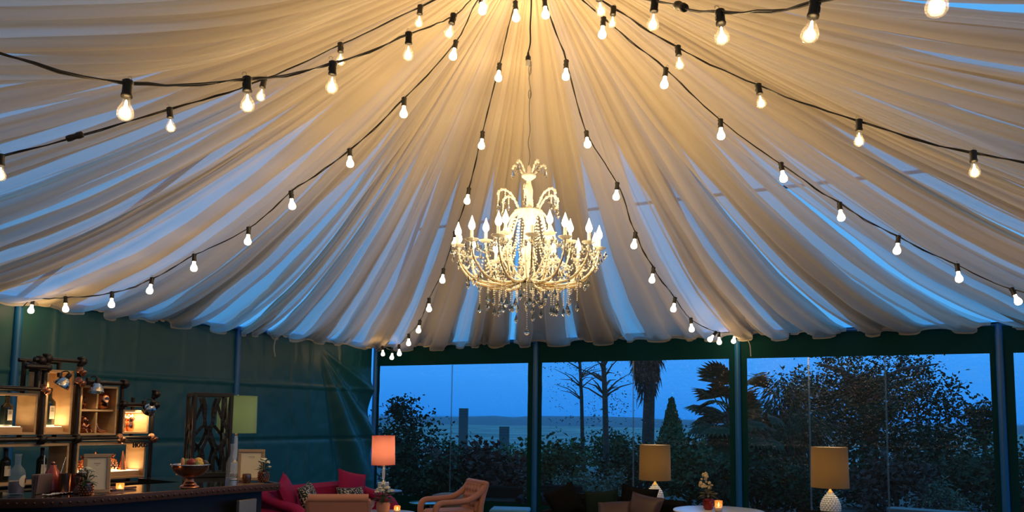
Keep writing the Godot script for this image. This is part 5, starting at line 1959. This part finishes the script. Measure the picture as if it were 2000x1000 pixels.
	for e in [[1140, 27.0, 5.6, 0.06, "thin bare tree with wispy twigs, the thinner one"], [1186, 25.0, 5.8, 0.085, "thin bare tree with wispy twigs, the thicker one beside the palm"]]:
		p = seen(e[0], 818, e[1])
		t = thing("bare_tree", e[4], "tree", Vector3(p.x, -0.5, p.z), 0.0, "bare trees")
		trunk(t, Vector3.ZERO, Vector3(-0.25, e[2], 0), e[3], 44, Vector3(1.3, 0.8, 1.0))
		var sp := []
		for k in 60:
			var a := rng.randf() * TAU
			var c := Vector3(cos(a) * rng.randf_range(0.2, 1.1), rng.randf_range(1.4, e[2]), sin(a) * 0.8)
			for i in 9:
				sp.append(c + Vector3(rng.randfn(), rng.randfn(), rng.randfn()) * 0.16)
		leaves(t, sp, tiny, M.leaf_b)
	p = seen(1263, 818, 29)
	t = thing("palm_tree", "tall palm trunk with a shaggy skirt of dead fronds behind the clear wall", "palm tree", Vector3(p.x, -0.6, p.z))
	trunk(t, Vector3.ZERO, Vector3(0.1, 6.4, 0), 0.20, 0, Vector3.ONE)
	var sk := []
	for k in 1500:
		var a := rng.randf() * TAU
		var q := pow(rng.randf(), 0.6)
		sk.append(Vector3(cos(a) * (0.2 + 0.42 * q), 3.0 + 2.6 * q + rng.randf_range(-0.2, 0.2), sin(a) * (0.2 + 0.42 * q)))
	var hang := leaf_mesh(0.5, 0.05)
	leaves(t, sk, hang, M.bark, Vector3(0, 9, 0))
	for k in 22:   # green crown above the eave
		var a := TAU * k / 22 + 0.1
		m = MB.new()
		var up := rng.randf_range(0.1, 1.0)
		var fp := PackedVector3Array()
		for i in 9:
			var q := i / 8.0
			var c := Vector3(0.1, 6.3, 0) + Vector3(cos(a) * 2.2 * q, up * 1.6 * q - 1.5 * q * q, sin(a) * 2.2 * q)
			var w := 0.22 * sin(PI * (0.1 + 0.85 * q))
			var sd := Vector3(-sin(a), 0, cos(a))
			fp.append_array([c - sd * w - Vector3(0, w * 0.5, 0), c, c + sd * w - Vector3(0, w * 0.5, 0)])
		m.grid(fp, 9, 3)
		part("frond", m, M.leaf_b, t)
	p = seen(1312, 850, 24)
	t = thing("conifer", "small pointed evergreen beside the dark fan palm", "tree", Vector3(p.x, -0.5, p.z), 0.0, "trees beyond the clear wall")
	trunk(t, Vector3.ZERO, Vector3(0, 2.4, 0), 0.07, 6, Vector3(0.4, 0.3, 0.4))
	var cn := []
	for k in 2600:
		var q := rng.randf()
		var a := rng.randf() * TAU
		var r := (1 - q) * 0.75 * sqrt(rng.randf()) + 0.03
		cn.append(Vector3(cos(a) * r, 0.3 + 2.35 * q, sin(a) * r))
	leaves(t, cn, lm, M.leaf_c, Vector3(0, -1, 0))
	# broad fan leaves against the second pole
	p = seen(1425, 850, 19)
	t = thing("fan_palm", "dark fan leaved palm pressed against the middle pole of the clear wall", "palm tree", Vector3(p.x, -0.3, p.z))
	trunk(t, Vector3.ZERO, Vector3(0, 2.2, 0), 0.14, 0, Vector3.ONE)
	for k in 64:
		var a := TAU * k / 64 * 5.0
		var el := rng.randf_range(-0.9, 1.35)
		var l := rng.randf_range(0.35, 0.95)
		var d := Vector3(cos(a) * cos(el), sin(el), sin(a) * cos(el))
		var root := Vector3(0, rng.randf_range(1.2, 2.2), 0)
		var c := root + d * l
		m = MB.new()
		m.tube([root, root + d * l * 0.6, c], 0.014, 5)
		var s1 := d.cross(Vector3.UP).normalized()
		var s2 := s1.cross(d).normalized()
		for i in 13:
			var b := -1.35 + 2.7 * i / 12.0
			var dd := (d * cos(b) + s1 * sin(b) - s2 * 0.3).normalized()
			var w := dd.cross(s2).normalized() * 0.07
			m.tri(c - w * 0.3, c + dd * 0.28 + w, c + dd * 0.28 - w)
			m.tri(c + dd * 0.28 + w, c + dd * 0.50 - s2 * 0.14, c + dd * 0.28 - w)
		part("fan_leaf", m, M.leaf_b, t)
	p = seen(1330, 850, 21)
	t = thing("broadleaf_tree", "medium green tree standing between the evergreen and the fan palm", "tree", Vector3(p.x, -0.4, p.z), 0.0, "trees beyond the clear wall")
	trunk(t, Vector3.ZERO, Vector3(0, 1.3, 0), 0.1, 6, Vector3(0.8, 0.5, 0.8))
	leaves(t, clumps(44, 60, Vector3(1.05, 0.85, 0.8), 0.36, Vector3(0.1, 1.0, 0)), lm, M.leaf_a)
	# the big tree behind the third window
	p = seen(1690, 820, 24)
	t = thing("broadleaf_tree", "huge dark tree above the tan lamp of the black armchair", "tree", Vector3(p.x, -0.5, p.z), 0.0, "trees beyond the clear wall")
	trunk(t, Vector3.ZERO, Vector3(0.1, 3.2, 0), 0.22, 16, Vector3(2.2, 1.6, 1.4))
	leaves(t, clumps(190, 80, Vector3(2.75, 1.75, 1.3), 0.42, Vector3(0.0, 2.45, 0)), lm, M.leaf_b)
	p = seen(1535, 830, 22)
	t = thing("broadleaf_tree", "drooping dark tree between the fan palm and the huge tree", "tree", Vector3(p.x, -0.5, p.z), 0.0, "trees beyond the clear wall")
	trunk(t, Vector3.ZERO, Vector3(0.1, 2.2, 0), 0.12, 8, Vector3(0.8, 0.8, 0.8))
	leaves(t, clumps(60, 70, Vector3(0.85, 1.35, 0.8), 0.36, Vector3(0, 1.9, 0)), long, M.leaf_b, Vector3(0, 3.4, 0))
	p = seen(1918, 820, 24)
	t = thing("broadleaf_tree", "slim dark tree standing apart past the huge tree", "tree", Vector3(p.x, -0.5, p.z), 0.0, "trees beyond the clear wall")
	trunk(t, Vector3.ZERO, Vector3(0, 2.4, 0), 0.07, 6, Vector3(0.3, 0.5, 0.3))
	leaves(t, clumps(24, 60, Vector3(0.36, 0.72, 0.36), 0.22, Vector3(0, 2.15, 0)), lm, M.leaf_b)
	p = seen(1850, 850, 23)
	t = thing("broadleaf_tree", "low round green tree below the gap of sky", "tree", Vector3(p.x, -0.5, p.z), 0.0, "trees beyond the clear wall")
	trunk(t, Vector3.ZERO, Vector3(0, 1.0, 0), 0.09, 6, Vector3(1.2, 0.6, 0.8))
	leaves(t, clumps(90, 60, Vector3(1.9, 0.95, 0.9), 0.36, Vector3(0.3, 0.95, 0)), lm, M.leaf_a)
	# hillside trees lower down
	for e in [[1010, 900, 38.0, "round green tree on the slope above the reddish brown shrub"], [1110, 905, 40.0, "round green tree on the slope below the bare trees"], [1200, 890, 36.0, "round green tree on the slope below the palm trunk"], [880, 915, 34.0, "round green tree on the slope beside the corner tree"]]:
		p = seen(e[0], e[1], e[2])
		t = thing("slope_tree", e[3], "tree", Vector3(p.x, p.y - 2.2, p.z), 0.0, "trees on the slope")
		trunk(t, Vector3.ZERO, Vector3(0, 2.0, 0), 0.12, 6, Vector3(1, 0.6, 1))
		leaves(t, clumps(56, 50, Vector3(1.35, 1.15, 1.1), 0.45, Vector3(0, 2.0, 0)), leaf_mesh(0.2, 0.11), [M.leaf_a, M.leaf_c][int(e[0]) / 10 % 2])
	# shrubs that edge the terrace
	var row := [[790, 16.5, 0.62, "leaf_b", "dark shrub by the corner pole"], [850, 15.5, 0.5, "leaf_b", "dark low shrub behind the pink lamp table"], [905, 16.5, 0.72, "leaf_red", "reddish shrub behind the buttoned armchair"], [985, 15.5, 0.66, "leaf_red", "reddish brown shrub above an outdoor chair beside the pole"], [1075, 17.0, 0.7, "leaf_a", "green shrub beside the pole, below the bare trees"], [1120, 15.5, 0.42, "leaf_grey", "pale leaved shrub in the gap before the black sofa"], [1182, 15.0, 0.42, "leaf_grey", "grey green tufted shrub beside the tan lamp"], [1235, 16.5, 0.7, "leaf_b", "dark shrub beside the tan lamp shade, below the palm trunk"], [1345, 16.0, 0.75, "leaf_a", "green shrub between the tan lamp shade and the dried flowers"], [1400, 15.2, 0.55, "leaf_b", "dark shrub behind the dried flowers"], [1490, 16.0, 0.62, "leaf_b", "dark shrub under the drooping tree"], [1560, 15.0, 0.52, "leaf_b", "low dark shrub between the drooping tree and the tan lamp"], [1745, 15.0, 0.66, "leaf_red", "brownish shrub under the huge tree"], [1690, 16.5, 0.7, "leaf_b", "tall dark shrub behind the tan lamp of the black armchair"], [1840, 14.5, 0.4, "leaf_grey", "pale low shrub behind the stone wall"], [1880, 16.5, 0.75, "leaf_b", "dark shrub behind the pale low shrub"], [1960, 15.0, 0.6, "leaf_b", "dark shrub under the slim tree"]]
	for e in row:
		p = seen(e[0], 960, e[1])
		bush("terrace_shrub", e[4], Vector3(p.x, -0.07, p.z), Vector3(e[2] * 1.05, e[2] * 0.85, e[2]), 44, M[e[3]], lm if e[3] != "leaf_grey" else tiny)
	# low stone planter wall
	p = seen(1845, 990, 12.8)
	t = thing("planter_wall", "long low stone planter wall below the low round tree", "wall", Vector3(p.x, -0.07, p.z), -0.12)
	m = MB.new()
	m.box(Vector3(0, 0.14, 0), Vector3(1.5, 0.30, 0.3), 0.01)
	part("body", m, M.concrete, t)
	m = MB.new()
	m.box(Vector3(0, 0.32, 0), Vector3(1.6, 0.06, 0.36), 0.008)
	part("coping", m, M.concrete, t)
	# dark outdoor chairs
	for e in [[975, 13.2, "dark outdoor armchair under the reddish brown shrub"], [1095, 13.6, "dark outdoor armchair under the pale leaved shrub"]]:
		p = seen(e[0], 990, e[1])
		t = thing("outdoor_chair", e[2], "armchair", Vector3(p.x, -0.07, p.z), 0.4, "outdoor chairs")
		m = MB.new()
		m.box(Vector3(0, 0.28, 0), Vector3(0.7, 0.22, 0.65), 0.03)
		part("seat", m, M.black_fabric, t)
		m = MB.new()
		m.box(Vector3(0, 0.40, -0.30), Vector3(0.7, 0.34, 0.10), 0.03, Basis(Vector3.RIGHT, -0.15))
		part("backrest", m, M.black_fabric, t)
		for s in [-1.0, 1.0]:
			m = MB.new()
			m.box(Vector3(s * 0.33, 0.32, 0), Vector3(0.09, 0.26, 0.62), 0.02)
			part("arm", m, M.black_fabric, t)
			for z in [-0.27, 0.27]:
				m = MB.new()
				m.box(Vector3(s * 0.3, 0.085, z), Vector3(0.05, 0.17, 0.05), 0.005)
				part("leg", m, M.black_fabric, t)
